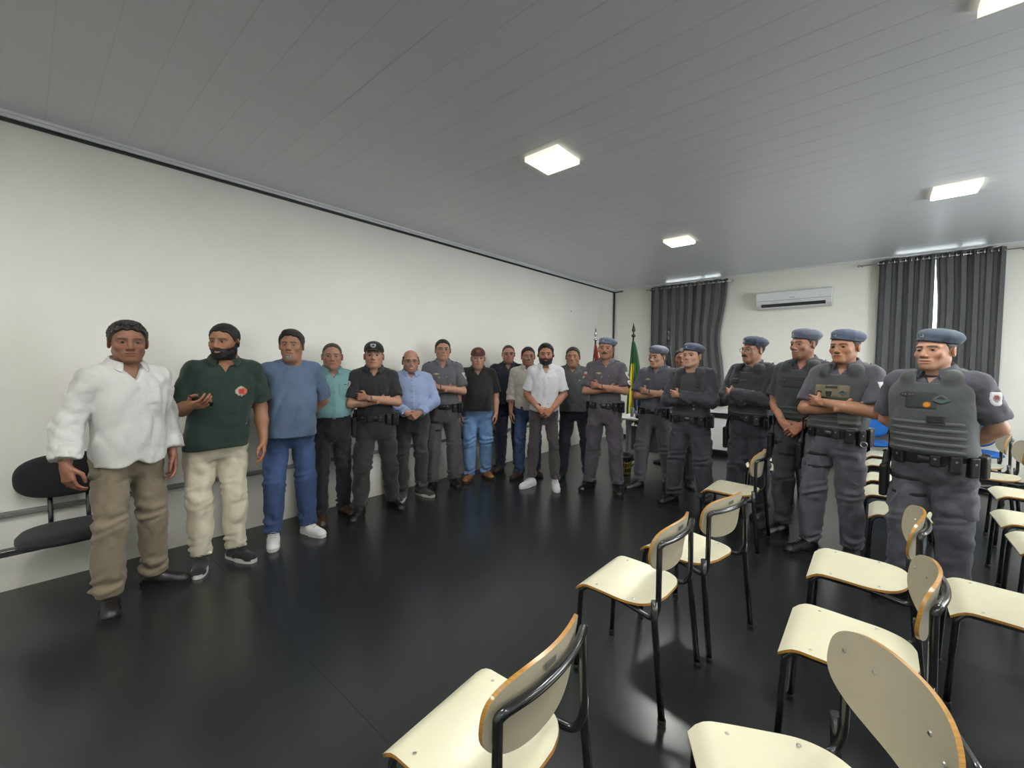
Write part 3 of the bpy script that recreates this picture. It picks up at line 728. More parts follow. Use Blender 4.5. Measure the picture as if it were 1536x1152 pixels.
def hand(lo_pts, side, wrist, d, n, curl, size, spread=0.0, h=0.0036, thumb=0.6):
    """palm, four fingers and a thumb; returns (P, Q)"""
    w = np.array(wrist, float); d = np.array(d, float); d /= np.linalg.norm(d); n = np.array(n, float); n -= d*n.dot(d); n /= np.linalg.norm(n)
    t = np.cross(n, d)*(1 if side > 0 else -1); S = size
    segs = []
    W = lambda a, b, c: w+d*a*S+t*b*S+n*c*S
    for q in range(4):
        b = 0.030-0.020*q
        segs.append((W(0.0, b*0.55, 0), W(0.085-0.004*abs(q-1), b, 0), 0.0155*S, 0.0125*S, 0.014))
    fl = [0.088, 0.098, 0.090, 0.070]; fingers = []
    for q in range(4):
        b = 0.031-0.0205*q; p = W(0.088-0.005*abs(q-1), b, 0.0); L = fl[q]*S; ang = 0.0
        for s_, (fr, cc) in enumerate(((0.45, 0.7), (0.30, 1.1), (0.25, 0.8))):
            ang += curl*cc*(0.85+0.12*q); dirn = d*math.cos(ang)+n*math.sin(ang)+t*(1.5-q)*(0.05+spread)
            p2 = p+dirn/np.linalg.norm(dirn)*L*fr
            fingers.append((p, p2, (0.0088-0.0009*s_)*S, (0.0082-0.0009*s_)*S, 0.003)); p = p2
    p = W(0.022, 0.030, 0.006)
    a1 = W(0.060, 0.058, 0.018+0.02*thumb); a2 = a1+(d*0.8+t*(0.30-0.5*thumb)+n*0.35*thumb)*0.034*S; a3 = a2+(d*0.8+t*(0.1-0.6*thumb)+n*0.3*thumb)*0.026*S
    th_ = [(p, a1, 0.0135*S, 0.0110*S, 0.012), (a1, a2, 0.0108*S, 0.0098*S, 0.004), (a2, a3, 0.0098*S, 0.0078*S, 0.003)]
    allp = np.array([x for s_ in segs+fingers+th_ for x in s_[:2]]); lo = allp.min(0)-0.025; hi = allp.max(0)+0.025
    lo = np.minimum(lo, w-0.04); hi = np.maximum(hi, w+0.04)
    G = Grid(lo, hi, h)
    G.cap(w-d*0.05*S, w+d*0.02*S, 0.026*S, 0.024*S)
    for s_ in segs: G.cap(*s_[:4], k=s_[4])
    F0 = G.F.copy()
    for s_ in fingers: G.cap(*s_[:4], k=s_[4])
    for s_ in th_: G.cap(*s_[:4], k=s_[4])
    return G.nets()

def rot_to(front, up=(0, 0, 1)):
    y = -Vector(front).normalized(); z = Vector(up); x = y.cross(z).normalized(); z = x.cross(y)
    return Matrix((x, y, z)).transposed()

def head_fields(sp, h=0.0034):
    """head-local signed distance (eyes at z=0, face towards -Y)"""
    G = Grid((-0.11, -0.14, -0.19), (0.11, 0.13, 0.145), h)
    fw = sp.get('face_w', 1.0); jw = sp.get('jaw', 1.0)
    G.ell((0, 0.014, 0.030), (0.0755*fw, 0.096, 0.090))
    G.ell((0, -0.020, -0.030), (0.0635*fw*jw, 0.070, 0.085), 0.03)
    for s in (-1, 1):
        G.cap((s*0.050*fw*jw, 0.0, -0.058), (s*0.018, -0.064, -0.096), 0.017*jw, 0.015, 0.03)
        G.ell((s*0.044*fw, -0.060, -0.026), (0.018, 0.016, 0.017), 0.025)
        G.cap((s*0.010, -0.084, 0.021), (s*0.046*fw, -0.070, 0.022), 0.009, 0.008, 0.018)
    G.ell((0, -0.070, -0.100), (0.022*jw, 0.018, 0.017), 0.028)
    G.cap((0, 0.012, -0.06), (0, 0.03, -0.19), 0.058*sp.get('neck', 1.0), 0.062*sp.get('neck', 1.0), 0.025)
    if sp.get('chin2', 0): G.ell((0, -0.035, -0.115), (0.045, 0.05, 0.03), 0.03)
    base = G.F.copy()
    for s in (-1, 1):
        G.ell((s*0.031, -0.100, 0.002), (0.019, 0.021, 0.0125), 0.012, 'sub')
    for s in (-1, 1):      # lids
        G.ell((s*0.031, -0.0700, 0.001), (0.0165, 0.0165, 0.0165), 0.004)
        G.ell((s*0.031, -0.0905, 0.0002), (0.0118, 0.010, 0.0034), 0.003, 'sub')
    G.cap((0, -0.086, 0.012), (0, -0.110, -0.032), 0.0075, 0.0115, 0.014)
    for s in (-1, 1): G.ell((s*0.0125, -0.098, -0.038), (0.009, 0.011, 0.008), 0.008)
    for s in (-1, 1): G.ell((s*0.007, -0.106, -0.0465), (0.0036, 0.006, 0.004), 0.002, 'sub')
    sm = sp.get('smile', 0)
    G.ell((0, -0.078, -0.066), (0.030, 0.018, 0.018), 0.02)
    G.ell((0, -0.093, -0.0625), (0.022, 0.0075, 0.0055), 0.006); G.ell((0, -0.091, -0.0745), (0.019, 0.0085, 0.0065), 0.006)
    w_ = 0.024+0.006*sm
    for s in (-1, 1): G.cap((0, -0.103, -0.0688-0.003*sm), (s*w_, -0.088, -0.0688+0.007*sm), 0.0032+0.0022*sm, 0.0020, 0.004, 'sub')
    for s in (-1, 1):
        R = Euler((math.radians(12), 0, s*math.radians(24))).to_matrix()
        G.ell((s*0.080*fw, 0.012, -0.008), (0.0085, 0.020, 0.033), 0.006, R=R)
        G.ell((s*0.088*fw, 0.006, -0.005), (0.005, 0.011, 0.021), 0.004, 'sub', R=R)
    return G, base

def head_color(sp):
    sk = np.array(lin(sp['skin'])); hair = np.array(lin(sp.get('hair_rgb', (30, 24, 20))))
    lip = np.array(lin(sp['skin']))*np.array([0.78, 0.52, 0.50])
    def f(P):
        x, y, z = abs(P[:, 0]), P[:, 1], P[:, 2]
        c = np.tile(sk, (len(P), 1))
        def mixin(w, col): 
            w = np.clip(w, 0, 1)[:, None]; c[:] = c*(1-w)+np.array(col)*w
        g = lambda d, s: np.exp(-(d/s)**2)
        mixin(0.35*g(x-0.043, 0.02)*g(z+0.030, 0.02)*(y < -0.03), sk*np.array([1.06, 0.72, 0.66]))
        mixin(0.35*g(x, 0.015)*g(z+0.035, 0.014)*(y < -0.08), sk*np.array([1.04, 0.74, 0.68]))
        mixin(0.62*g(x-0.031, 0.019)*g(z-0.001, 0.011)*(y < -0.05), sk*np.array([0.55, 0.42, 0.40]))  # shade of the eye sockets painted into the skin colour
        eb = sp.get('brow', 0.85)
        mixin(eb*(np.clip((0.0045+0.001-abs(z-(0.0205+0.002*np.sin((x-0.01)*80))))/0.0025, 0, 1))*(x > 0.009)*(x < 0.049)*(y < -0.045), hair*1.3)
        sm = sp.get('smile', 0)
        mixin(0.75*(np.clip((0.024+0.006*sm-x)/0.004, 0, 1))*np.clip((0.0105-abs(z+0.0685-0.006*sm*(x/0.03)**2))/0.003, 0, 1)*(y < -0.082), lip)
        if sm >= 1: mixin(0.9*(x < 0.019)*np.clip((0.0042-abs(z+0.0690-0.004*(x/0.02)**2))/0.002, 0, 1)*(y < -0.075), (0.75, 0.72, 0.66))
        st = sp.get('stubble', 0)
        if st: mixin(st*np.clip((-0.035-z-0.25*np.clip(y+0.03, 0, 1))/0.02, 0, 1)*(y < 0.02)*(z > -0.135)*np.clip(1-g(x, 0.02)*g(z+0.0685, 0.008)*1.2, 0, 1), hair*0.6+sk*0.25)
        cr = sp.get('crop', 0)       # closely cropped hair shows as colour on the scalp
        if cr: mixin(cr*np.clip((z-hairline(y, sp))/0.006, 0, 1)*((x < 0.077) | (z > 0.03)), hair*0.75+sk*0.25)
        return c
    return f
def hairline(y, sp):
    rec = sp.get('recede', 0.0)
    return np.interp(y, [-0.13, -0.075, -0.055, -0.035, -0.018, 0.0, 0.03, 0.06, 0.12], [0.084+rec, 0.079+rec, 0.064+rec*0.8, 0.036+rec*0.4, -0.006, 0.024, 0.0, -0.055, -0.075])

def uniform_pocket(*a): pass
TORSO = [(0.76, 0.10, 0.075, 0.012), (0.84, 0.160, 0.108, 0.012), (0.93, 0.172, 0.116, 0.010), (1.03, 0.152, 0.102, 0.0), (1.14, 0.154, 0.104, -0.003), (1.25, 0.168, 0.114, -0.002),
         (1.34, 0.176, 0.112, 0.004), (1.40, 0.165, 0.098, 0.010), (1.45, 0.115, 0.075, 0.016), (1.48, 0.07, 0.06, 0.02)]

def build_person(name, sp):
    H = sp['H']; s = H/1.75; w = sp.get('w', 1.0); bel = sp.get('belly', 0.0); near = sp.get('near', False)
    if sp.get('hat'): s = (H-0.02)/1.75
    th = math.radians(sp['face']); px, py = sp['pos']
    rz = th+math.pi/2
    c_, s_ = math.cos(rz), math.sin(rz)
    def L(wx, wy): dx, dy = wx-px, wy-py; return (dx*c_+dy*s_, -dx*s_+dy*c_)
    fR, fL = L(*sp['feet'][0]), L(*sp['feet'][1])
    pel = (np.clip(0.5*(fR[0]+fL[0]), -0.07, 0.07), np.clip(0.4*(fR[1]+fL[1]), -0.05, 0.05))
    lean = lambda Z: pel[0]*np.clip((1.32*s-Z)/(0.42*s), 0, 1)
    # torso table for this figure
    T = []
    for z, a, b, c in TORSO:
        g = math.exp(-((z-1.09)/0.14)**2)*bel
        T.append((z*s, a*w*(1+0.25*g/0.1*0.35 if bel else 1), b*w+g*0.75, c-g*0.6+pel[1]*np.clip((1.3-z)/0.4, 0, 1)))
    T = np.array(T)
    def refine(T):
        zz = np.linspace(T[0, 0], T[-1, 0], 60); R_ = np.stack([zz]+[np.interp(zz, T[:, 0], T[:, q]) for q in (1, 2, 3)], 1)
        kk_ = np.exp(-(np.arange(-5, 6)/2.4)**2); kk_ /= kk_.sum()
        for q in (1, 2, 3): R_[:, q] = np.convolve(np.pad(R_[:, q], 5, mode='edge'), kk_, 'valid')
        return R_
    top = sp['top']; pants = sp['pants']
    so = 0.012+(0.008 if sp.get('loose') else 0)
    TS = T.copy()
    if not sp.get('tucked'):
        for i in range(len(TS)-4, -1, -1):
            TS[i, 1] = max(TS[i, 1], TS[i+1, 1]*0.985) if TS[i, 0] < 1.2*s else TS[i, 1]
            f1, f0 = TS[i, 3]-TS[i, 2], TS[i+1, 3]-TS[i+1, 2]; b1, b0 = TS[i, 3]+TS[i, 2], TS[i+1, 3]+TS[i+1, 2]
            if TS[i, 0] < 1.15*s:
                fr, bk = min(f1, f0*0.96), max(b1, b0*0.98); TS[i, 2] = (bk-fr)/2; TS[i, 3] = (bk+fr)/2
    T0 = T; T = refine(T); TS = refine(TS)
    def fronty(z, off=0.0): return np.interp(z, T[:, 0], T[:, 3]-T[:, 2])-off
    SH = {+1: np.array([0.164*w, 0.008, 1.400*s]), -1: np.array([-0.164*w, 0.008, 1.400*s])}
    vest = sp.get('vest'); vo = 0.03 if vest else 0.0
    # ---- arms
    pose = sp['pose']
    arms = {}
    fy = lambda z: float(fronty(z*s))-so-vo
    for sd in (-1, 1):
        p = pose if isinstance(pose, str) else pose[0 if sd < 0 else 1]
        S = SH[sd]
        if p == 'crossed':
            z1, z2 = (1.135, 1.205) if sd < 0 else (1.145, 1.245)
            E = np.array([sd*(0.228*w+0.0), min(-0.085, fy(1.16)+0.070), (z1)*s])
            Wr = np.array([0.055 if sd < 0 else -0.075, fy(1.2)-(0.034 if sd < 0 else 0.078), (1.165 if sd < 0 else 1.205)*s])
            if sd < 0: hd, hn, cu = (1, 0.55, 0.12), (0.25, 1, 0.1), 0.18
            else: hd, hn, cu = (-1, 0.85, 0.06), (-0.36, -1, 0.0), 0.12
            if sd > 0: hn = (-0.3, 1, 0)
        elif p == 'down':
            E = S+np.array([sd*0.055, 0.03, -0.275*s]); Wr = E+np.array([sd*0.005, -0.075, -0.245*s]); hd, hn, cu = (sd*0.02, -0.18, -1), (-sd*1, 0.25, 0), 0.42
        elif p == 'down_out':
            E = S+np.array([sd*0.11, 0.03, -0.26*s]); Wr = E+np.array([sd*0.045, -0.08, -0.235*s]); hd, hn, cu = (sd*-0.05, -0.25, -1), (-sd*1, 0.35, 0), 0.55
        elif p == 'clasp':
            E = S+np.array([sd*0.075, 0.0, -0.27*s]); Wr = np.array([sd*0.075, fy(1.0)-0.055, (0.965 if sd > 0 else 0.975)*s])
            hd, hn, cu = (-sd*0.75, -0.12, -0.62), (0, 1, -0.1), 0.50
            if sd > 0: Wr[1] -= 0.03
        elif p == 'front':
            E = S+np.array([sd*0.085, -0.02, -0.265*s]); Wr = np.array([sd*0.07, fy(1.05)-0.06, 1.03*s]); hd, hn, cu = (-sd*0.8, -0.15, -0.45), (0, 1, -0.1), 0.7
            if sd > 0: Wr[1] -= 0.03
        elif p == 'behind':
            E = S+np.array([sd*0.09*sp.get('elb', 1.0), 0.085, -0.255*s]); Wr = np.array([sd*0.10, float(np.interp(1.0*s, T[:, 0], T[:, 3]+T[:, 2]))+0.065, 1.0*s])
            hd, hn, cu = (-sd*0.8, 0.12, -0.45), (0, -1, 0), 0.5
        elif p == 'phone':
            E = S+np.array([sd*0.085, 0.02, -0.265*s]); Wr = E+np.array([-sd*0.05, -0.215, 0.045]); hd, hn, cu = (-sd*0.50, -0.75, 0.10), (-sd*0.5, 0.35, 1.0), 0.55
        else:
            E, Wr, hd, hn, cu = [np.array(v, float) if i < 2 else v for i, v in enumerate(p)]
        arms[sd] = (S, E, Wr, hd, hn, cu)
    root = None
    # ---- body (skin): one surface from neck to ankles
    h = 0.0125
    allj = np.array([q for a in arms.values() for q in a[:3]])
    lo = np.minimum(allj.min(0)-0.09, [-0.28, -0.24-bel, 0.05]); hi = np.maximum(allj.max(0)+0.09, [0.28, 0.20, 1.6*s])
    G = Grid(lo, hi, h)
    aw = sp.get('arm', 1.0)*(0.5+0.5*w)
    hips = {sd: np.array([pel[0]+sd*0.088*w, pel[1]+0.005, 0.90*s]) for sd in (-1, 1)}
    ank = {-1: np.array([fR[0], fR[1], 0.085*s]), 1: np.array([fL[0], fL[1], 0.085*s])}
    knee = {sd: hips[sd]*0.5+ank[sd]*0.5+np.array([sd*0.008, -0.022, 0.005]) for sd in (-1, 1)}
    G.prof(T, off=-0.006, z0=0.82*s, lean=lean)
    for sd in (-1, 1):
        G.cap((sd*0.038, 0.02, 1.455*s), SH[sd]+[0, 0, 0.006], 0.042*s, 0.047*aw, 0.03)
        G.cap(hips[sd], knee[sd], 0.072*w, 0.050*w, 0.03); G.cap(knee[sd], ank[sd], 0.048*w, 0.033, 0.02)
    G.cap((0, 0.022, 1.40*s), (0, 0.004, 1.555*s), 0.064*sp.get('neck', 1.0), 0.060*sp.get('neck', 1.0), 0.035)
    A = Grid(lo, hi, h)
    for sd in (-1, 1):
        S, E, Wr = arms[sd][:3]
        A.cap(S, E, 0.052*aw, 0.041*aw, 0.0); A.cap(E, E*0.6+Wr*0.4, 0.040*aw, 0.0415*aw, 0.02); A.cap(E*0.6+Wr*0.4, Wr, 0.041*aw, 0.0262*aw, 0.02)
    hh = np.maximum(0.012-np.abs(G.F-A.F), 0)/0.012; G.F = np.minimum(G.F, A.F)-hh*hh*0.012*0.25
    P, Q = G.nets(); Ps, Qs, Cs = [P], [Q], [np.tile(lin(sp['skin']), (len(P), 1))]
    n0 = len(P)
    # ---- hands
    for sd in (-1, 1):
        S, E, Wr, hd, hn, cu = arms[sd]
        P, Q = hand(None, sd, Wr, hd, hn, cu, 0.98*s*sp.get('hand', 1.0), h=0.0038 if near else 0.0050, thumb=sp.get('thumb', 0.5))
        Ps.append(P); Qs.append(Q+n0); Cs.append(np.tile(np.array(lin(sp['skin']))*np.array([1.02, 0.94, 0.92]), (len(P), 1))); n0 += len(P)
    # ---- head
    hs = sp.get('head', 1.0)*1.03
    top_off = (0.118+sp.get('hair_h', 0.012))*hs+(0.026 if sp.get('hat') == 'beret' else 0.022 if sp.get('hat') else 0)
    hz = H-top_off
    hpit, hrol, hyaw = [math.radians(v) for v in sp.get('look', (0, 0, 0))]
    Rm = Euler((hpit, hrol, hyaw), 'XYZ').to_matrix()
    HT = Matrix.Translation(Vector((sp.get('hx', 0.0), -0.022-sp.get('hy', 0.0), hz))) @ (Rm*hs).to_4x4() @ Matrix.Diagonal((1.075, 1.0, 1.0, 1.0))
    HG, base = head_fields(sp, 0.0034 if near else 0.0045)
    P, Q = HG.nets(); C = head_color(sp)(P); P = P @ np.array(HT.to_3x3()).T+np.array(HT.translation)
    Ps.append(P); Qs.append(Q+n0); Cs.append(C)
    body = link(name, mesh_np(name, np.vstack(Ps), np.vstack(Qs), np.vstack(Cs)), M_SKIN, None, loc=(px, py, 0), rot=(0, 0, rz))
    tag(body, sp['label'], 'person', 'people standing in the room')
    def headgrid(): g = Grid((-0.11, -0.14, -0.19), (0.11, 0.13, 0.145), HG.h); return g
    def clone(F): g = headgrid(); g.F = F.astype(f4); return g
    X, Y, Z = HG.ax[0][:, None, None], HG.ax[1][None, :, None], HG.ax[2][None, None, :]
    # ---- eyes
    for sd in (-1, 1):
        bm = bmesh.new(); bmesh.ops.create_uvsphere(bm, u_segments=16, v_segments=24, radius=0.0145)
        bm.transform(Matrix.Rotation(math.pi/2, 4, 'X'))
        me = bm_mesh('eye', bm, True); g = np.array([v.co for v in me.vertices])
        gz = Vector((math.sin(math.radians(sp.get('gaze', 0))), -math.cos(math.radians(sp.get('gaze', 0))), 0)); ca = (g @ np.array(gz))/0.0145
        col = np.where((ca > 0.955)[:, None], (0.004, 0.003, 0.003), np.where((ca > 0.86)[:, None], (0.03, 0.017, 0.01), (0.30, 0.26, 0.24)))
        setcol(me, col); o = link('eye', me, M_EYE, body); o.matrix_local = HT @ Matrix.Translation((sd*0.031, -0.0715, 0.0005))
    # ---- hair
    hk = sp.get('hair', 'short'); hrgb = sp.get('hair_rgb', (30, 24, 20))
    if hk != 'none':
        t = {'short': 0.0075, 'thick': 0.0125, 'buzz': 0.0035, 'bald': 0.005, 'quiff': 0.012}[hk]
        hl = hairline(Y, sp)+0.0*X+0.0*Z
        hl = hl+0.004*np.sin(X*160)*(Y < -0.03)
        t_ = t*np.clip(0.55+(Z-0.0)/0.09, 0.45, 1.25)
        F = base-t_
        if hk in ('quiff', 'thick'):
            g = headgrid(); g.F = F.astype(f4); g.ell((0.0, -0.040, 0.108), (0.052, 0.050, 0.020), 0.02); F = g.F
        F = F+0.0022*np.sin(X*420+np.sin(Z*90)*2)*np.sin(Y*130+1.7*np.sin(X*200)+Z*160)*(t/0.01)
        keep = (hl-Z)*0.75
        k = 0.006; hsm = np.maximum(k-np.abs(F-keep), 0)/k; F = np.maximum(F, keep)+hsm*hsm*k*0.25
        ears = np.sqrt(((np.abs(X)-0.082)/0.022)**2+((Y-0.012)/0.026)**2+((Z+0.012)/0.036)**2)-1
        F = np.maximum(F, -ears*0.02)
        if hk == 'bald': F = np.maximum(F, np.minimum(Z-0.052, 9)); F = np.maximum(F, -(Y+0.035))
        if sp.get('hat'): F = np.maximum(F, Z-0.062)
        g = clone(F); P, Q = g.nets()
        if len(Q):
            hc = np.array(lin(hrgb)); gr = sp.get('grey', 0)
            C = np.tile(hc, (len(P), 1))
            if gr: wv = np.clip(gr*(0.6+0.5*np.sin(P[:, 0]*700)*np.sin(P[:, 1]*500))*np.clip((0.07-P[:, 2])/0.05, 0.15, 1), 0, 1)[:, None]; C = C*(1-wv)+np.array(lin((150, 148, 145)))*wv
            P = P @ np.array(HT.to_3x3()).T+np.array(HT.translation); link('hair', mesh_np('hair', P, Q, C), M_HAIR, body)
    bd = sp.get('beard')
    if bd:
        F = HG.F-(0.0042 if bd != 'goatee' else 0.003)+0.0014*np.sin(X*500+Z*200)*np.sin(Z*420+Y*300)
        ax_ = np.abs(X)+0*Y+0*Z
        if bd == 'full':
            lim = np.interp(Y, [-0.12, -0.085, -0.06, -0.02, 0.0], [-0.048, -0.048, -0.046, -0.030, 0.0])+0*X
            keep = np.maximum(Z-lim, np.maximum(Y-0.004, -0.128-Z))
            mouth = 1-np.sqrt((X/0.021)**2+((Z+0.0685)/0.0085)**2+0*Y)
            keep = np.maximum(keep, mouth*0.01)
        elif bd == 'goatee':
            keep = np.maximum(np.sqrt((X/0.030)**2+((Z+0.090)/0.026)**2+0*Y)-1, 0*Z-9)*0.02; keep = np.maximum(keep, (1-np.sqrt((X/0.021)**2+((Z+0.0685)/0.009)**2+0*Y))*0.01); keep = np.maximum(keep, Y+0.05)
        else:
            keep = (np.sqrt((X/0.034)**2+((Z+0.0555+0.25*np.maximum(ax_-0.015, 0))/0.0075)**2+0*Y)-1)*0.008; keep = np.maximum(keep, Y+0.07); F = F-0.002
        F = np.maximum(F, keep); g = clone(F); P, Q = g.nets()
        if len(Q):
            P = P @ np.array(HT.to_3x3()).T+np.array(HT.translation)
            link('beard' if bd != 'moustache' else 'moustache', mesh_np('beard', P, Q, np.tile(lin(sp.get('beard_rgb', hrgb)), (len(P), 1))), M_HAIR, body)
    # ---- hats
    if sp.get('hat') == 'beret':
        g = Grid((-0.14, -0.14, -0.02), (0.14, 0.15, 0.17), 0.0052)
        F = np.full(g.n, 0.09, f4); x, y, z = g.ax[0][:, None, None], g.ax[1][None, :, None], g.ax[2][None, None, :]
        g.ell((0.0, 0.014, 0.050), (0.087, 0.105, 0.062), 0.0)
        R = Euler((math.radians(-4), math.radians(11), 0)).to_matrix()
        g.ell((0.014, 0.018, 0.088), (0.100, 0.110, 0.046), 0.025, R=R)
        g.F = np.maximum(g.F, (0.052-0.06*y-0.16*x-z)*0.95).astype(f4)
        g.ripple(0.0012, 0.06, 3)
        br_ = sp.get('beret_rgb', (88, 104, 134)); mg_ = sum(br_)/3; brgb = tuple((v_*0.72+mg_*0.28)*0.90 for v_ in br_)
        b = colmesh('beret', g, brgb, M_CLOTH, body, T=HT)
        # leather band
        ring = [(0.0805*math.cos(a), 0.014+0.1005*math.sin(a), 0.053-0.06*(0.014+0.1*math.sin(a))-0.16*0.08*math.cos(a)) for a in np.linspace(0, 2*math.pi, 33)[:-1]]
        o = tube('beret_band', ring, 0.0055, M_LEATHER, b, n=8, closed=True, col=(22, 24, 28)); o.matrix_local = HT
        Gb = g
        o = patch(Gb, (-0.052, -0.20, 0.084), (0.25, 1, 0), (0, 0.15, 1), 0.026, 0.026, 0.004, 'shield', nu=7, nv=7, colf=lambda u, v: (210, 212, 214) if (abs(u) > 0.55 or abs(v) < 0.25) else (60, 66, 80), name='beret_badge', m=M_PATCH, parent=b)
        if o: o.matrix_local = HT
    elif sp.get('hat') == 'cap':
        g = Grid((-0.13, -0.20, 0.0), (0.13, 0.15, 0.17), 0.0052); x, y, z = g.ax[0][:, None, None], g.ax[1][None, :, None], g.ax[2][None, None, :]
        g.ell((0, 0.014, 0.048), (0.086, 0.104, 0.094)); g.ell((0, -0.03, 0.075), (0.070, 0.062, 0.055), 0.03)
        g.F = np.maximum(g.F, (0.040-0.08*y-z)+0*x).astype(f4)
        crgb, c2 = sp['cap_rgb'], sp['cap_rgb2']
        b = colmesh('cap', g, crgb, M_CLOTH, body, T=HT, colf=lambda P: np.where((P[:, 1] < -0.02)[:, None], lin(crgb), lin(sp.get('cap_side', crgb))))
        # visor
        nu, nv = 17, 9; u = np.linspace(-1, 1, nu); v = np.linspace(0, 1, nv); U, V = np.meshgrid(u, v, indexing='ij')
        vx = U*0.066; vy = -0.068-0.012*(1-U**2)-V*(0.062*np.sqrt(np.clip(1-U**2*0.96, 0, 1))); vz = 0.052+0.008-0.010*V-0.022*U**2
        vis = slab_np('visor', np.stack([vx, vy, vz], -1), np.array([0, 0, -0.004]), nu, nv, [M_CLOTH, M_CLOTH], b); setcol(vis.data, np.tile(lin(c2), (len(vis.data.vertices), 1))); vis.matrix_local = HT
        o = patch(g, (0, -0.25, 0.088), (0, 1, 0), (0, 0.25, 1), 0.05, 0.042, 0.003, sp.get('cap_shape', 'shield'), nu=11, nv=9, colf=sp['cap_badge'], name='cap_badge', m=M_PATCH, parent=b)
        if o: o.matrix_local = HT
    # ---- glasses
    if sp.get('glasses'):
        gl = None
        for sd in (-1, 1):
            ring = [(sd*0.032+0.024*math.copysign(abs(math.cos(a))**0.75, math.cos(a)), -0.099+0.004*abs(math.cos(a)), -0.001+0.017*math.copysign(abs(math.sin(a))**0.75, math.sin(a))) for a in np.linspace(0, 2*math.pi, 21)[:-1]]
            o = tube('glasses' if gl is None else 'rim', ring, 0.0017, M_LEATHER, body if gl is None else gl, n=6, closed=True, col=sp.get('glasses_rgb', (20, 20, 22)))
            if gl is None: o.matrix_local = HT; gl = o
            tube('temple', [(sd*0.056, -0.096, 0.004), (sd*0.078, -0.05, 0.006), (sd*0.084, 0.012, 0.002)], 0.0016, M_LEATHER, gl, n=6, col=sp.get('glasses_rgb', (20, 20, 22)))
        tube('bridge', smooth_path([(-0.009, -0.100, 0.0), (0, -0.104, 0.004), (0.009, -0.100, 0.0)], 0.004), 0.0016, M_LEATHER, gl, n=6, col=sp.get('glasses_rgb', (20, 20, 22)))

    # ---- trousers
    pr = pants['rgb']; lw = pants.get('w', 1.0); hem = pants.get('hem', 0.055); wz = pants.get('waist', 1.035)*s
    hw = 0.10
    lo = np.array([min(ank[-1][0], -0.26)-0.12, min(ank[-1][1], ank[1][1], -0.2-bel)-0.09, hem-0.02]); hi = np.array([max(ank[1][0], 0.26)+0.12, max(ank[-1][1], ank[1][1], 0.18)+0.09, wz+0.03])
    lo[0] = min(lo[0], ank[-1][0]-0.12, ank[1][0]-0.12); hi[0] = max(hi[0], ank[-1][0]+0.12, ank[1][0]+0.12)
    PG = Grid(lo, hi, 0.0105 if near else 0.0130)
    PG.prof(T, off=0.010, z0=0.775*s, z1=wz+0.05, lean=lean, rk=0.03)
    for sd in (-1, 1):
        q = Grid(lo, hi, PG.h)
        an = ank[sd]; lowp = an+np.array([0, 0.0, -0.03])
        q.cap(hips[sd]+np.array([0, 0.010, -0.02]), knee[sd], 0.096*w*lw**0.5, 0.067*w*lw); q.cap(knee[sd], lowp+np.array([0, 0.004, 0.0]), 0.066*w*lw, 0.058*lw*(0.8+0.2*w), 0.03)
        q.cap(knee[sd]+np.array([0, 0.012, -0.06]), knee[sd]*0.5+lowp*0.5+np.array([0, 0.016, 0]), 0.063*w*lw, 0.060*w*lw, 0.03)
        # creases behind the knee and stacked folds over the shoe
        x, y, z = q.ax[0][:, None, None], q.ax[1][None, :, None], q.ax[2][None, None, :]
        ang = np.arctan2(x-an[0], y-an[1]); amp = 0.0085*np.exp(-((z-hem-0.05)/0.07)**2)+0.0050*np.exp(-((z-knee[sd][2]-0.02)/0.09)**2)+0.0040*np.exp(-((z-0.80*s)/0.06)**2)
        se = sp.get('seed', 1)
        wav = np.sin(z*2*np.pi/0.066+1.9*np.sin(ang+sd+se)+se*1.7+1.6*np.sin(ang*2+z*31+se))*(0.55+0.45*np.sin(ang*1.0+z*17+se*2.3))
        q.F = (q.F+1.5*amp*pants.get('fold', 1.0)*wav).astype(f4)
        q.F = (q.F+0.0022*np.sin(5*ang+se+z*9+sd)*np.clip((z-hem)/0.2, 0, 1)).astype(f4)
        d = q.F; k = 0.03*np.clip((PG.ax[2][None, None, :]-0.5*s)/0.3, 0.15, 1); hh = np.maximum(k-np.abs(PG.F-d), 0)/k; PG.F = np.minimum(PG.F, d)-hh*hh*k*0.25
    PG.ripple(0.0038, 0.10, sp.get('seed', 1)+44, aniso=(1, 1, 0.8)); PG.ripple(0.0050, 0.19, sp.get('seed', 1)+40, aniso=(1, 1, 0.6))
    PG.plane((0, 0, 1), wz); PG.plane((0, -0.12, -1), -hem)
    PG.F = PG.F.astype(f4)
    if pants.get('rgb2') is not None:
        pass
    def pcol(P):
        c = np.tile(lin(pr), (len(P), 1))
        if pants.get('fade'):     # worn thighs and knees of the jeans
            f_ = pants['fade']*np.exp(-((P[:, 2]-0.66*s)/0.20)**2)*np.clip(-(P[:, 1]-pel[1])/0.06, 0, 1); c = c*(1+0.9*f_[:, None])
        return c
    tr = colmesh('trousers', PG, pr, M_DENIM if pants.get('denim') else M_CLOTH, body, colf=pcol)
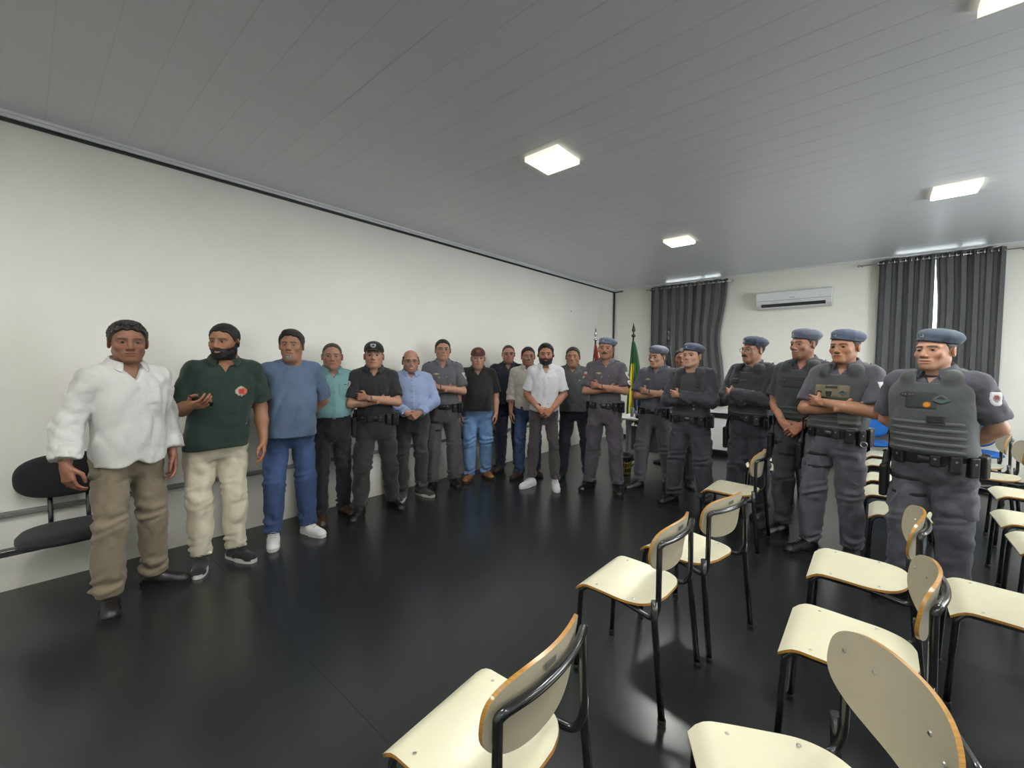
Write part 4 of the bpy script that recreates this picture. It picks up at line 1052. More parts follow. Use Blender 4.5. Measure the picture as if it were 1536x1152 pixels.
    # pockets and fly seams
    for sd in (-1, 1):
        if not sp.get('cargo'):
            zz = 0.93*s; path = []
            for t_ in np.linspace(0, 1, 6):
                a_ = (0.62+0.75*t_); xx, zq = pel[0]*0.7+sd*(T[:, 1].max()*0.58+0.05*t_), (0.985-0.10*t_)*s
                O = np.array([xx, -0.6, zq]); tt = np.linspace(0.1, 0.9, 160); v_ = PG.sample(O+np.array([0, 1, 0])*tt[:, None]); k_ = int((v_ < 0).argmax())
                if v_[k_] < 0: path.append((xx, -0.6+tt[k_]-0.002, zq))
            if len(path) > 3: tube('pocket_seam', path, 0.0022, M_CLOTH, tr, n=5, col=tuple(int(v*0.72) for v in pr))
        else:
            O = (hips[sd][0]*0.5+knee[sd][0]*0.5+sd*0.35, hips[sd][1]*0.5+knee[sd][1]*0.5, 0.66*s)
            patch(PG, O, (-sd, 0, 0), (0, 0, 1), 0.15, 0.17, 0.013, 'rect', 9, 9, colf=lambda u, v: tuple(int(q*(0.80 if abs(v-0.45) < 0.08 else 0.97)) for q in pr), name='cargo_pocket', m=M_CLOTH, parent=tr, reach=0.45)
    # ---- belt
    tucked = sp.get('tucked')
    bz = wz-0.02
    if tucked and not sp.get('duty'):
        g = Grid(np.array([-0.32, -0.34-bel, bz-0.04]), np.array([0.32, 0.26, bz+0.04]), 0.007); g.prof(T, off=0.014, z0=bz-0.018, z1=bz+0.018, lean=lean, rk=0.006)
        b = colmesh('belt', g, sp.get('belt_rgb', (22, 20, 20)), M_LEATHER, body)
        patch(g, (float(lean(bz)), -0.6, bz), (0, 1, 0), (0, 0, 1), 0.045, 0.034, 0.005, 'rect', 5, 5, colf=lambda u, v: (185, 180, 165) if max(abs(u), abs(v)) > 0.4 else (40, 38, 36), name='buckle', m=M_METAL, parent=b, reach=0.6)
    if sp.get('duty'):
        g = Grid(np.array([-0.34, -0.34-bel, bz-0.06]), np.array([0.34, 0.28, bz+0.06]), 0.007); g.prof(T, off=0.022, z0=bz-0.034, z1=bz+0.034, lean=lean, rk=0.008)
        b = colmesh('duty_belt', g, (20, 21, 24), M_WEB, body)
        patch(g, (float(lean(bz)), -0.6, bz), (0, 1, 0), (0, 0, 1), 0.07, 0.046, 0.010, 'rect', 7, 5, colf=lambda u, v: (34, 35, 38), name='buckle', m=M_LEATHER, parent=b, reach=0.6)
        ia, ib, ic = [float(np.interp(bz, T[:, 0], T[:, q])) for q in (1, 2, 3)]
        def on_belt(nm, ang, size, dz=0.0, rgb=(22, 23, 26), r=0.008, m=None, studs=True):
            a = math.radians(ang); ra, rb = ia+0.022+size[1]/2, ib+0.022+size[1]/2
            x_, y_ = ra*math.sin(a)+float(lean(bz)), ic-rb*math.cos(a); yaw = math.atan2(math.sin(a)/ra, math.cos(a)/rb)
            M_ = Euler((0, 0, yaw)).to_matrix(); o = box_obj(nm, size, (x_, y_, bz+dz), m or M_LEATHER, b, r=r, M=M_, col=rgb)
            if studs:
                q = M_ @ Vector((0, -size[1]/2-0.001, size[2]*0.18)); oo = box_obj('snap', (0.012, 0.004, 0.012), (x_+q.x, y_+q.y, bz+dz+q.z), M_METAL, o, r=0.0018, M=M_, col=(170, 172, 175))
            return o
        for ang, size, dz in sp.get('pouches', [(14, (0.05, 0.022, 0.07), 0.0), (38, (0.055, 0.035, 0.10), -0.01), (62, (0.05, 0.04, 0.12), -0.02), (-36, (0.06, 0.03, 0.08), 0.0), (88, (0.06, 0.045, 0.13), -0.02), (120, (0.07, 0.05, 0.14), -0.02), (-105, (0.06, 0.04, 0.10), -0.01)]):
            on_belt('belt_pouch', ang, size, dz)
        if sp.get('holster', 'thigh') == 'hip':
            h1 = on_belt('holster', -84, (0.085, 0.05, 0.20), -0.09, studs=False, r=0.014); on_belt('pistol_grip', -97, (0.035, 0.03, 0.09), 0.035, studs=False, rgb=(12, 12, 13))
        elif sp.get('holster', 'thigh') == 'thigh':
            hp = hips[-1]*0.62+knee[-1]*0.38; X0 = hp[0]-0.098*w-0.02; Y0 = hp[1]-0.02; Z0 = hp[2]
            M_ = Euler((0, math.radians(4), math.radians(-80))).to_matrix()
            ho = box_obj('thigh_holster', (0.10, 0.045, 0.22), (X0-0.008, Y0, Z0), M_LEATHER, body, r=0.016, seg=3, M=M_, col=(20, 21, 23))
            box_obj('pistol_grip', (0.042, 0.032, 0.11), (X0-0.012, Y0+0.035, Z0+0.135), M_LEATHER, ho, r=0.010, M=Euler((math.radians(-18), 0, 0)).to_matrix(), col=(10, 10, 11))
            box_obj('drop_strap', (0.035, 0.008, 0.24), (X0+0.012, Y0+0.0, Z0+0.20), M_WEB, ho, r=0.002, M=M_, col=(24, 25, 28))
            box_obj('pistol_loop', (0.006, 0.05, 0.012), (X0-0.02, Y0+0.02, Z0+0.19), M_LEATHER, ho, r=0.002, col=(16, 16, 17))
            for zz, rr in ((Z0+0.045, 0.020), (Z0-0.055, 0.018)):
                g2 = Grid((hp[0]-0.16, hp[1]-0.16, zz-0.04), (hp[0]+0.13, hp[1]+0.16, zz+0.04), 0.008)
                t_ = (hips[-1][2]-zz)/(hips[-1][2]-knee[-1][2]); cc = hips[-1]*(1-t_)+knee[-1]*t_; cc2 = cc.copy(); cc2[2] += 0.05; cc1 = cc.copy(); cc1[2] -= 0.05
                g2.cap(cc1+[0, 0.008, 0], cc2+[0, 0.008, 0], (0.099+(0.069-0.099)*t_)*w+0.013); rr = 0.014; g2.plane((0, 0, 1), zz+rr); g2.plane((0, 0, -1), -(zz-rr)); colmesh('leg_strap', g2, (22, 23, 26), M_WEB, ho)
        if sp.get('ring'):
            pts = [(ia*0.75*math.sin(1.0)+0.07+0.02*math.cos(a), ic-ib*0.9-0.03, bz-0.055+0.02*math.sin(a)) for a in np.linspace(0, 2*math.pi, 17)[:-1]]
            tube('key_ring', pts, 0.003, M_METAL, b, n=6, closed=True, col=(230, 230, 232))

    # ---- shirt
    sr = top['rgb']; slv = top['sleeve']; hz0 = bz-0.0 if tucked else top.get('hem', 0.87)*s
    allj = np.array([q for a in arms.values() for q in a[:3]])
    lo = np.minimum(allj.min(0)-0.10, [-0.30, -0.26-bel, hz0-0.03]); hi = np.maximum(allj.max(0)+0.10, [0.30, 0.24, 1.56*s]); lo[2] = min(hz0-0.03, 2)
    if slv in ('short',): lo[1] = max(lo[1], -0.30-bel)
    SG = Grid(lo, hi, 0.0092 if near else 0.0115)
    TT = T if tucked else TS
    zt_ = 1.455*s
    SG.prof(TT, off=so, z0=hz0-0.05, z1=zt_, lean=lean, rk=0.05)
    if tucked and not vest:      # cloth blousing over the belt
        g_ = np.exp(-((SG.ax[2][None, None, :]-bz-0.055)/0.04)**2); SG.F = (SG.F-0.009*g_).astype(f4)
    slw = top.get('slw', 1.0)
    for sd in (-1, 1): SG.cap((sd*0.040, 0.018, 1.456*s), SH[sd]+[0, 0, 0.008], 0.042*s+0.012, 0.049*aw+so*0.8, 0.03)
    AG = Grid(lo, hi, SG.h)
    cuffs = []
    for sd in (-1, 1):
        S, E, Wr = arms[sd][:3]; ud = (E-S)/np.linalg.norm(E-S); ld = (Wr-E)/np.linalg.norm(Wr-E)
        if slv == 'short':
            cp = S+(E-S)*top.get('len', 0.72); AG.cap(S, E, 0.055*aw*slw+0.004, 0.058*aw*slw+0.005, 0.0, cut=(cp, ud)); cuffs.append((cp, ud, 0.062*aw*slw+0.004))
        else:
            AG.cap(S, E, 0.055*aw*slw+0.004, 0.050*aw*slw+0.004, 0.0)
            fr = {'long': 0.97, 'rolled': 0.42, 'threequarter': 0.80}[slv]; cp = E+(Wr-E)*fr
            r1 = (0.040 if slv == 'long' else 0.048)*aw*slw+0.004
            AG.cap(E, Wr, 0.050*aw*slw+0.004, r1, 0.025, cut=(cp, ld))
            cuffs.append((cp, ld, r1+(0.052*aw*slw+0.005-r1)*(1-fr)))
    AG.ripple(0.0028 if slv == 'short' else 0.0042, 0.085, sp.get('seed', 1)+7)
    k = np.full((1, 1, 1), 0.012)
    kk = 0.03*np.clip((SG.ax[2][None, None, :]-1.30*s)/0.08, 0.2, 1); hh = np.maximum(kk-np.abs(SG.F-AG.F), 0)/kk
    SG.F = np.minimum(SG.F, AG.F)-hh*hh*kk*0.25
    SG.ripple(top.get('fold', 0.0042)*0.8, 0.24, sp.get('seed', 1)+5, aniso=(1, 1, 0.7)); SG.ripple(top.get('fold', 0.0042)*0.8, 0.105, sp.get('seed', 1), aniso=(1, 1, 0.7))
    x, y, z = SG.ax[0][:, None, None], SG.ax[1][None, :, None], SG.ax[2][None, None, :]
    if top.get('placket'):      # raised button strip
        SG.F = (SG.F-0.0028*((np.abs(x-lean(z)) < 0.017) & (y < 0) & (z > top.get('placket', 0)))).astype(f4)
    # hem and neck openings
    if tucked: SG.F = np.maximum(SG.F, (hz0-z)+0*x).astype(f4)
    else:
        hemz = hz0+top.get('notch', 0.0)*np.exp(-((x+0.015)/0.045)**2)*(y < 0)+top.get('curve', 0.0)*np.minimum(1, np.abs(x)/0.17)**2*1.0-top.get('slant', 0.0)*x
        arm_keep = AG.F
        cut = np.maximum(SG.F, hemz-z)
        SG.F = np.where(arm_keep < 0.0, np.minimum(cut, np.maximum(arm_keep, -9)), cut).astype(f4) if slv in ('long', 'threequarter') else cut.astype(f4)
    nz = (top.get('neckz', 1.452)+0.010)*s; nr = 0.068*sp.get('neck', 1.0)
    nk = np.maximum(np.sqrt(x**2+(y-0.012)**2)-nr, (nz-0.35*(-(y-0.012)-0.0)*0-z)*1.0+0.0)
    nk = np.sqrt(x**2+(y-0.010-0.10*(1.48*s-z)*0)**2)-nr+0*z
    SG.F = np.maximum(SG.F, -np.maximum(nk, (nz+0.32*y)-z-0.0)).astype(f4)
    vz = top.get('vee')
    if vz:
        wd = np.maximum(np.abs(x)-(z-vz*s)*0.50, y+0.0*x); wd = np.maximum(wd, np.abs(x)-0.06); SG.F = np.maximum(SG.F, -wd-0.0).astype(f4)
    def scol(P):
        c = np.tile(lin(sr), (len(P), 1))
        if top.get('yoke'):
            pass
        return c
    sh = colmesh(top.get('name', 'shirt'), SG, sr, M_CLOTH, body, colf=scol)
    dark = tuple(int(v*0.8) for v in sr)
    crgb = top.get('collar_rgb', sr)
    # sleeve ends
    for (cp, dr, rr) in cuffs:
        if slv in ('rolled', 'threequarter', 'long'):
            ln = 0.055 if slv == 'rolled' else (0.06 if slv == 'long' else 0.075); q1 = cp+dr*0.002; q0 = cp-dr*ln
            g = Grid(np.minimum(q0, q1)-rr-0.03, np.maximum(q0, q1)+rr+0.03, 0.007); g.cap(q0-dr*0.05, q1+dr*0.05, rr+0.007*(1 if slv != 'long' else 0.3), rr+(0.007 if slv != 'long' else 0.001))
            g.plane(dr, float(np.dot(dr, q1))); g.plane(-dr, -float(np.dot(dr, q0))); g.cap(q0-dr*0.1, q1+dr*0.1, rr-0.006, op='sub'); g.ripple(0.0015, 0.06, 5)
            if slv != 'long' or top.get('cuff', True): colmesh('cuff', g, sr, M_CLOTH, sh)
    # collar
    ck = top.get('collar', 'shirt')
    if ck in ('shirt', 'polo'):
        nu = 41; open_ = top.get('open', 0.50); A0 = np.linspace(open_*0.55, 2*math.pi-open_*0.55, nu); rows = []
        for a in A0:
            f = (1-math.cos(a))/2; fr = 1-f           # fr=1 at the front
            rad = nr+0.004; cx, cy = math.sin(a), -math.cos(a)
            zb = nz+0.022+0.034*f-0.022*fr*(open_ > 0.4); tip = math.exp(-((min(a, 2*math.pi-a)-open_*0.55)/0.42)**2)
            P0 = (cx*(rad+0.002), 0.012+cy*(rad+0.002), zb-0.02); P1 = (cx*(rad+0.003), 0.012+cy*(rad+0.003), zb+0.028)
            P2 = (cx*(rad+0.009), 0.012+cy*(rad+0.009), zb+0.030); P3 = (cx*(rad+0.021), 0.012+cy*(rad+0.025), zb+0.010)
            dl = 0.030*tip
            P4 = (cx*(rad+0.034+dl*0.5), 0.012+cy*(rad+0.042+dl*0.45), zb-0.006-dl*1.0)
            rows.append([P0, P1, P2, P3, P4])
        TP = np.array(rows); nv = 5
        c_o = slab_np('collar', TP, np.array([0, 0, -0.002]), nu, nv, [M_CLOTH, M_CLOTH], sh); setcol(c_o.data, np.tile(lin(crgb), (len(c_o.data.vertices), 1)))
        so_ = c_o.modifiers.new('s', 'SOLIDIFY'); so_.thickness = 0.0025
        ss = c_o.modifiers.new('d', 'SUBSURF'); ss.levels = 1; ss.render_levels = 1
    else:
        ring = [(math.sin(a)*(nr+0.002), 0.012-math.cos(a)*(nr+0.004), nz+0.020-0.028*math.cos(a)) for a in np.linspace(0, 2*math.pi, 33)[:-1]]
        tube('neckband', ring, 0.0085, M_CLOTH, sh, n=8, closed=True, col=crgb)
        if ck == 'stand':
            ring = [(math.sin(a)*(nr+0.001), 0.012-math.cos(a)*(nr+0.003), nz+0.042-0.018*math.cos(a)) for a in np.linspace(0, 2*math.pi, 33)[:-1]]
            tube('neckband', ring, 0.010, M_CLOTH, sh, n=8, closed=True, col=crgb)
    if top.get('undershirt'):
        ring = [(math.sin(a)*(nr-0.001), 0.010-math.cos(a)*(nr+0.000), nz+0.012-0.030*math.cos(a)) for a in np.linspace(0, 2*math.pi, 33)[:-1]]
        tube('undershirt', ring, 0.009, M_CLOTH, sh, n=8, closed=True, col=top['undershirt'])
    if top.get('buttons'):
        z1b = (top.get('vee') or 1.42)*s-0.01; zs_ = np.linspace(z1b, hz0+0.06, top['buttons'])
        for zz in zs_:
            O = np.array([float(lean(zz)), -0.7, zz]); tt = np.linspace(0.1, 0.9, 300); v_ = SG.sample(O+np.array([0, 1, 0])*tt[:, None]); k_ = int((v_ < 0).argmax())
            if v_[k_] < 0: box_obj('button', (0.010, 0.003, 0.010), (O[0], -0.7+tt[k_]-0.001, zz), M_LEATHER, sh, r=0.0014, seg=1, col=top.get('button_rgb', dark))
    for pc in sp.get('patches', []):
        kind = pc[0]
        if kind == 'chest':       # ('chest', x, z, w, h, shape, colf, name)
            _, x_, z_, w_, h_, shp, cf, nm = pc
            patch(VG if vest and False else SG, (x_, -0.75, z_*s), (0, 1, 0), (0, 0, 1), w_, h_, 0.003, shp, 13, 13, cf, nm, M_PATCH, sh, reach=0.8)
        elif kind == 'sleeve':
            _, sd, t_, w_, h_, shp, cf, nm = pc
            S, E = arms[sd][:2]; c0 = S+(E-S)*t_; dr = np.array([-sd*1.0, 0.55, 0.0]); dr /= np.linalg.norm(dr)
            patch(SG, c0-dr*0.25, dr, (0, 0, 1), w_, h_, 0.003, shp, 11, 11, cf, nm, M_PATCH, sh, reach=0.4)
    if top.get('pockets'):
        for sd in (top['pockets'] if isinstance(top['pockets'], (list, tuple)) else (-1, 1)):
            o = patch(SG, (sd*0.088*w, -0.75, 1.285*s), (0, 1, 0), (0, 0, 1), 0.10, 0.115, 0.006, 'rect', 9, 9, lambda u, v: tuple(int(q*(0.84 if 0.50 < v < 0.62 else 0.98)) for q in sr), 'chest_pocket', M_CLOTH, sh, reach=0.8)
    if top.get('epaulets'):
        for sd in (-1, 1):
            patch(SG, (sd*0.125*w, 0.01, 1.75*s), (0, 0, -1), (sd*1, 0, 0), 0.045, 0.115, 0.006, 'rect', 7, 11, top['epaulets'], 'epaulet', M_CLOTH, sh, reach=0.5)
    # ---- ballistic vest
    if vest:
        vr = vest['rgb']; vlo = max(bz+0.018, 0.965*s)
        VG = Grid((-0.33, -0.36-bel, vlo-0.03), (0.33, 0.28, 1.56*s), 0.0085 if near else 0.010)
        VG.prof(T, off=so+vo-0.006, z0=vlo, z1=1.455*s, lean=lean, rk=0.03, n=2.6)
        for sd in (-1, 1): VG.cap((sd*0.085*w, 0.085, 1.43*s), (sd*0.085*w, -0.07, 1.43*s), 0.062*s, 0.060*s, 0.02)
        x, y, z = VG.ax[0][:, None, None], VG.ax[1][None, :, None], VG.ax[2][None, None, :]
        for sd in (-1, 1): VG.cap((sd*0.245*w, 0.0, 1.46*s), (sd*0.235*w, -0.0, 1.24*s), 0.105, 0.075, 0.015, 'sub')
        VG.F = np.maximum(VG.F, -(np.sqrt(x**2+(y+0.035)**2)-0.082-0.0*z)).astype(f4) if False else VG.F
        nk = np.maximum(np.sqrt(x**2+(y-0.0)**2)-0.078, 1.385*s-z); VG.F = np.maximum(VG.F, -nk).astype(f4)
        nk2 = np.maximum(np.maximum(np.abs(x)-0.062, y), 1.405*s-z); VG.F = np.maximum(VG.F, -nk2).astype(f4)
        VG.ripple(0.0018, 0.12, sp.get('seed', 1)+3)
        ve = colmesh('ballistic_vest', VG, vr, M_CLOTH, body)
        for q in range(vest.get('bands', 4)):
            zz = vlo+0.030+q*0.042
            patch(VG, (float(lean(zz)), -0.75, zz), (0, 1, 0), (0, 0, 1), 0.34*w, 0.026, 0.006, 'rect', 25, 5, lambda u, v: tuple(int(t_*1.22) for t_ in vr), 'webbing_strap', M_WEB, ve, reach=0.8)
        for (x_, z_, w_, h_, shp, cf, nm, th_) in vest.get('items', []):
            patch(VG, (x_, -0.75, z_*s), (0, 1, 0), (0, 0, 1), w_, h_, th_, shp, 13, 11, cf, nm, M_PATCH if th_ < 0.008 else M_CLOTH, ve, reach=0.8)
        for sd in (-1, 1):
            patch(VG, (sd*0.095*w, -0.02, 1.8*s), (0, 0.25, -1), (sd*0.0, 1, 0), 0.062, 0.13, 0.008, 'rect', 7, 9, lambda u, v: tuple(int(t_*(1.25 if abs(v) < 0.8 else 0.7)) for t_ in vr), 'shoulder_strap', M_WEB, ve, reach=0.6)
    # ---- wrist watch, phone
    for sd, rgb in sp.get('watch', []):
        S, E, Wr, hd, hn, cu = arms[sd]; ld = (Wr-E)/np.linalg.norm(Wr-E); c0 = Wr-ld*0.028
        q = Vector(ld).to_track_quat('Z', 'Y').to_matrix(); ring = [tuple(Vector(c0)+q @ Vector((0.031*aw*math.cos(a), 0.031*aw*math.sin(a), 0))) for a in np.linspace(0, 2*math.pi, 19)[:-1]]
        wt = tube('wrist_watch', ring, 0.0065, M_LEATHER, body, n=8, closed=True, col=rgb)
        out = Vector((0, -1, 0.35)); out = (out-Vector(ld)*out.dot(Vector(ld))).normalized(); M_ = out.to_track_quat('Z', 'Y').to_matrix()
        box_obj('watch_case', (0.036, 0.036, 0.012), tuple(Vector(c0)+out*0.036*aw), M_METAL, wt, r=0.005, M=M_, col=(90, 92, 96))
    # ---- shoes
    for q, sd in enumerate((-1, 1)):
        a = ank[sd]; yaw = math.radians(sp.get('toe', (-16, 16))[q]); kind = sp['shoes']['kind']; rgb = sp['shoes']['rgb']
        g = Grid((-0.075, -0.235, 0.0), (0.075, 0.115, 0.27 if kind == 'boot' else 0.14), 0.0068 if near else 0.0095)
        fs = s*1.0
        g.cap((0, 0.040, 0.042), (0, -0.04, 0.045), 0.040, 0.044); g.cap((0, -0.04, 0.045), (0.0, -0.145*fs, 0.030), 0.046, 0.040, 0.02); g.ell((0.0, -0.155*fs, 0.024), (0.045, 0.045, 0.028), 0.02)
        if kind == 'boot': g.cap((0, 0.015, 0.06), (0, 0.02, 0.24), 0.046, 0.052, 0.03); g.ripple(0.0012, 0.04, 3)
        else: g.cap((0, 0.020, 0.06), (0, 0.016, 0.10), 0.040, 0.040, 0.02)
        g.plane((0, 0, -1), -0.020 if kind != 'dress' else -0.014)
        if kind != 'boot': g.plane((0, 0.35, 1), 0.105)
        sh_ = colmesh('shoe' if kind != 'boot' else 'boot', g, rgb, M_LEATHER if kind in ('boot', 'dress', 'ankle') else M_CLOTH, body)
        sh_.location = (a[0], a[1]-0.01, 0); sh_.rotation_euler = (0, 0, yaw)
        # sole outline
        out = []
        for t_ in np.linspace(0, 2*math.pi, 28)[:-1]:
            yy = -0.055*1.0+0.142*fs*math.cos(t_); ww = 0.047*(1+0.10*math.cos(t_+math.pi)) if yy < -0.05 else 0.041
            out.append((math.copysign(abs(math.sin(t_))**0.7, math.sin(t_))*ww*(0.93 if abs(yy+0.02) < 0.03 else 1), yy))
        bm = bmesh.new(); zt2 = {'boot': 0.026, 'dress': 0.016, 'sneaker': 0.030, 'ankle': 0.024}[kind]
        lo_ = [bm.verts.new((x_*1.03, y_*1.03+0.002, 0.001)) for x_, y_ in out]; hi_ = [bm.verts.new((x_*1.04, y_*1.04+0.002, zt2)) for x_, y_ in out]
        for i_ in range(len(out)): bm.faces.new((lo_[i_], lo_[(i_+1) % len(out)], hi_[(i_+1) % len(out)], hi_[i_]))
        bm.faces.new(lo_[::-1]); bm.faces.new(hi_)
        link('sole', bm_mesh('sole', bm, False, col=sp['shoes'].get('sole', (16, 16, 17))), M_SOLE, sh_)
        if kind in ('sneaker', 'boot', 'ankle'):
            for i_ in range(4 if kind != 'boot' else 6):
                yy = -0.115+i_*0.022; zz = 0.073+i_*0.012-(0.0 if kind != 'boot' else -0.008)
                if i_ > 3: yy, zz = -0.045, 0.12+0.022*(i_-3)
                tube('lace', smooth_path([(-0.024, yy, zz-0.008), (0, yy-0.003, zz+0.004), (0.024, yy, zz-0.008)], 0.02, 3), 0.0028, M_CLOTH, sh_, n=5, col=sp['shoes'].get('lace', rgb))
    return body, arms, HT, SG
# ------------------------------------------------------------------ who stands where
POL = (66, 68, 80); POLB = (78, 76, 84); VST = (58, 64, 66); BLK = (22, 24, 27)
def badge_white(u, v):
    r = math.hypot(u, v); return (222, 224, 226) if r > 0.55 else ((150, 60, 55) if abs(u) < 0.25 and v > -0.1 else (120, 126, 136))
def badge_red(u, v): return (178, 58, 50) if abs(v) < 0.35 else (205, 200, 195)
def name_gold(u, v): return (196, 176, 110) if abs(v) < 0.55 and (int((u+1)*9) % 2 == 0) else (120, 108, 76)
def wings(u, v): return (200, 190, 140) if abs(v) < 0.7-0.5*abs(u) else (84, 84, 92)
def crest(u, v):
    r = math.hypot(u*1.05, v*1.1)
    if r > 0.95: return (14, 50, 34)
    if v > 0.62: return (205, 190, 170)
    if v < -0.58: return (200, 190, 165) if int((u+1)*8) % 2 == 0 else (24, 60, 44)
    return (186, 44, 42) if abs(u) < 0.42 and abs(v) < 0.40 else ((214, 120, 70) if u < 0 else (190, 178, 160))
def orange_badge(u, v): return (214, 150, 40) if math.hypot(u, v) < 0.72 else (176, 96, 28)
def oval_badge(u, v): return (84, 98, 96) if abs(math.hypot(u, v)-0.8) < 0.16 else ((30, 36, 42) if v > 0.1 else (74, 90, 84))
def dark_strip(u, v): return (96, 100, 104) if abs(v) < 0.35 and int((u+1)*7) % 2 == 0 else (34, 38, 40)
def beige_panel(u, v): return (132, 122, 96) if int((u+1)*3.2) % 2 else (118, 110, 88)
def dark_panel(u, v): return (42, 52, 50)
def dkpatch(u, v): return (32, 36, 38)
def epa(u, v): return (150, 154, 160) if abs(v-0.1) < 0.22 else (40, 42, 50)
def epb(u, v): return (196, 170, 60) if v > 0.55 else (26, 28, 32)
def white_badge(u, v): return (232, 232, 230) if v < 0.5 else (190, 60, 50)
def cap_crest(u, v): return (200, 204, 208) if math.hypot(u, v) > 0.5 else (60, 66, 76)
def cap_label(u, v): return (150, 120, 90) if abs(v) < 0.65 and abs(u) < 0.85 and int((v+1)*4) % 2 == 0 else (120, 92, 70)
def small_tag(u, v): return (190, 195, 190)
SLV = [('sleeve', 1, 0.30, 0.075, 0.085, 'shield', badge_white, 'sleeve_badge'), ('sleeve', -1, 0.30, 0.075, 0.085, 'shield', badge_red, 'sleeve_badge')]
CHST = [('chest', -0.075, 1.345, 0.08, 0.036, 'wing', wings, 'wing_badge'), ('chest', -0.075, 1.305, 0.095, 0.024, 'rect', name_gold, 'name_tape'), ('chest', 0.085, 1.312, 0.10, 0.020, 'rect', name_gold, 'name_tape')]
VIT = [(-0.085, 1.325, 0.085, 0.05, 'wing', dark_strip, 'rank_badge', 0.004), (0.0, 1.305, 0.26, 0.10, 'rect', dark_panel, 'chest_panel', 0.004),
       (0.01, 1.335, 0.10, 0.022, 'rect', dark_strip, 'name_tape', 0.009)]
BOOT = dict(kind='boot', rgb=(14, 14, 15), sole=(12, 12, 12))
def cop(**k):
    d = dict(tucked=True, duty=True, cargo=True, hat='beret', hair='buzz', shoes=BOOT, pose='crossed', skin=(178, 134, 108), w=0.99,
             top=dict(rgb=POL, sleeve='short', collar='shirt', open=0.75, neckz=1.455, vee=1.40, len=0.80, placket=1.0, slw=1.12), pants=dict(rgb=POL, w=1.12, hem=0.09, fold=1.3, waist=0.985))
    for a, b in k.items():
        if isinstance(b, dict) and isinstance(d.get(a), dict): d[a] = dict(d[a], **b)
        else: d[a] = b
    return d
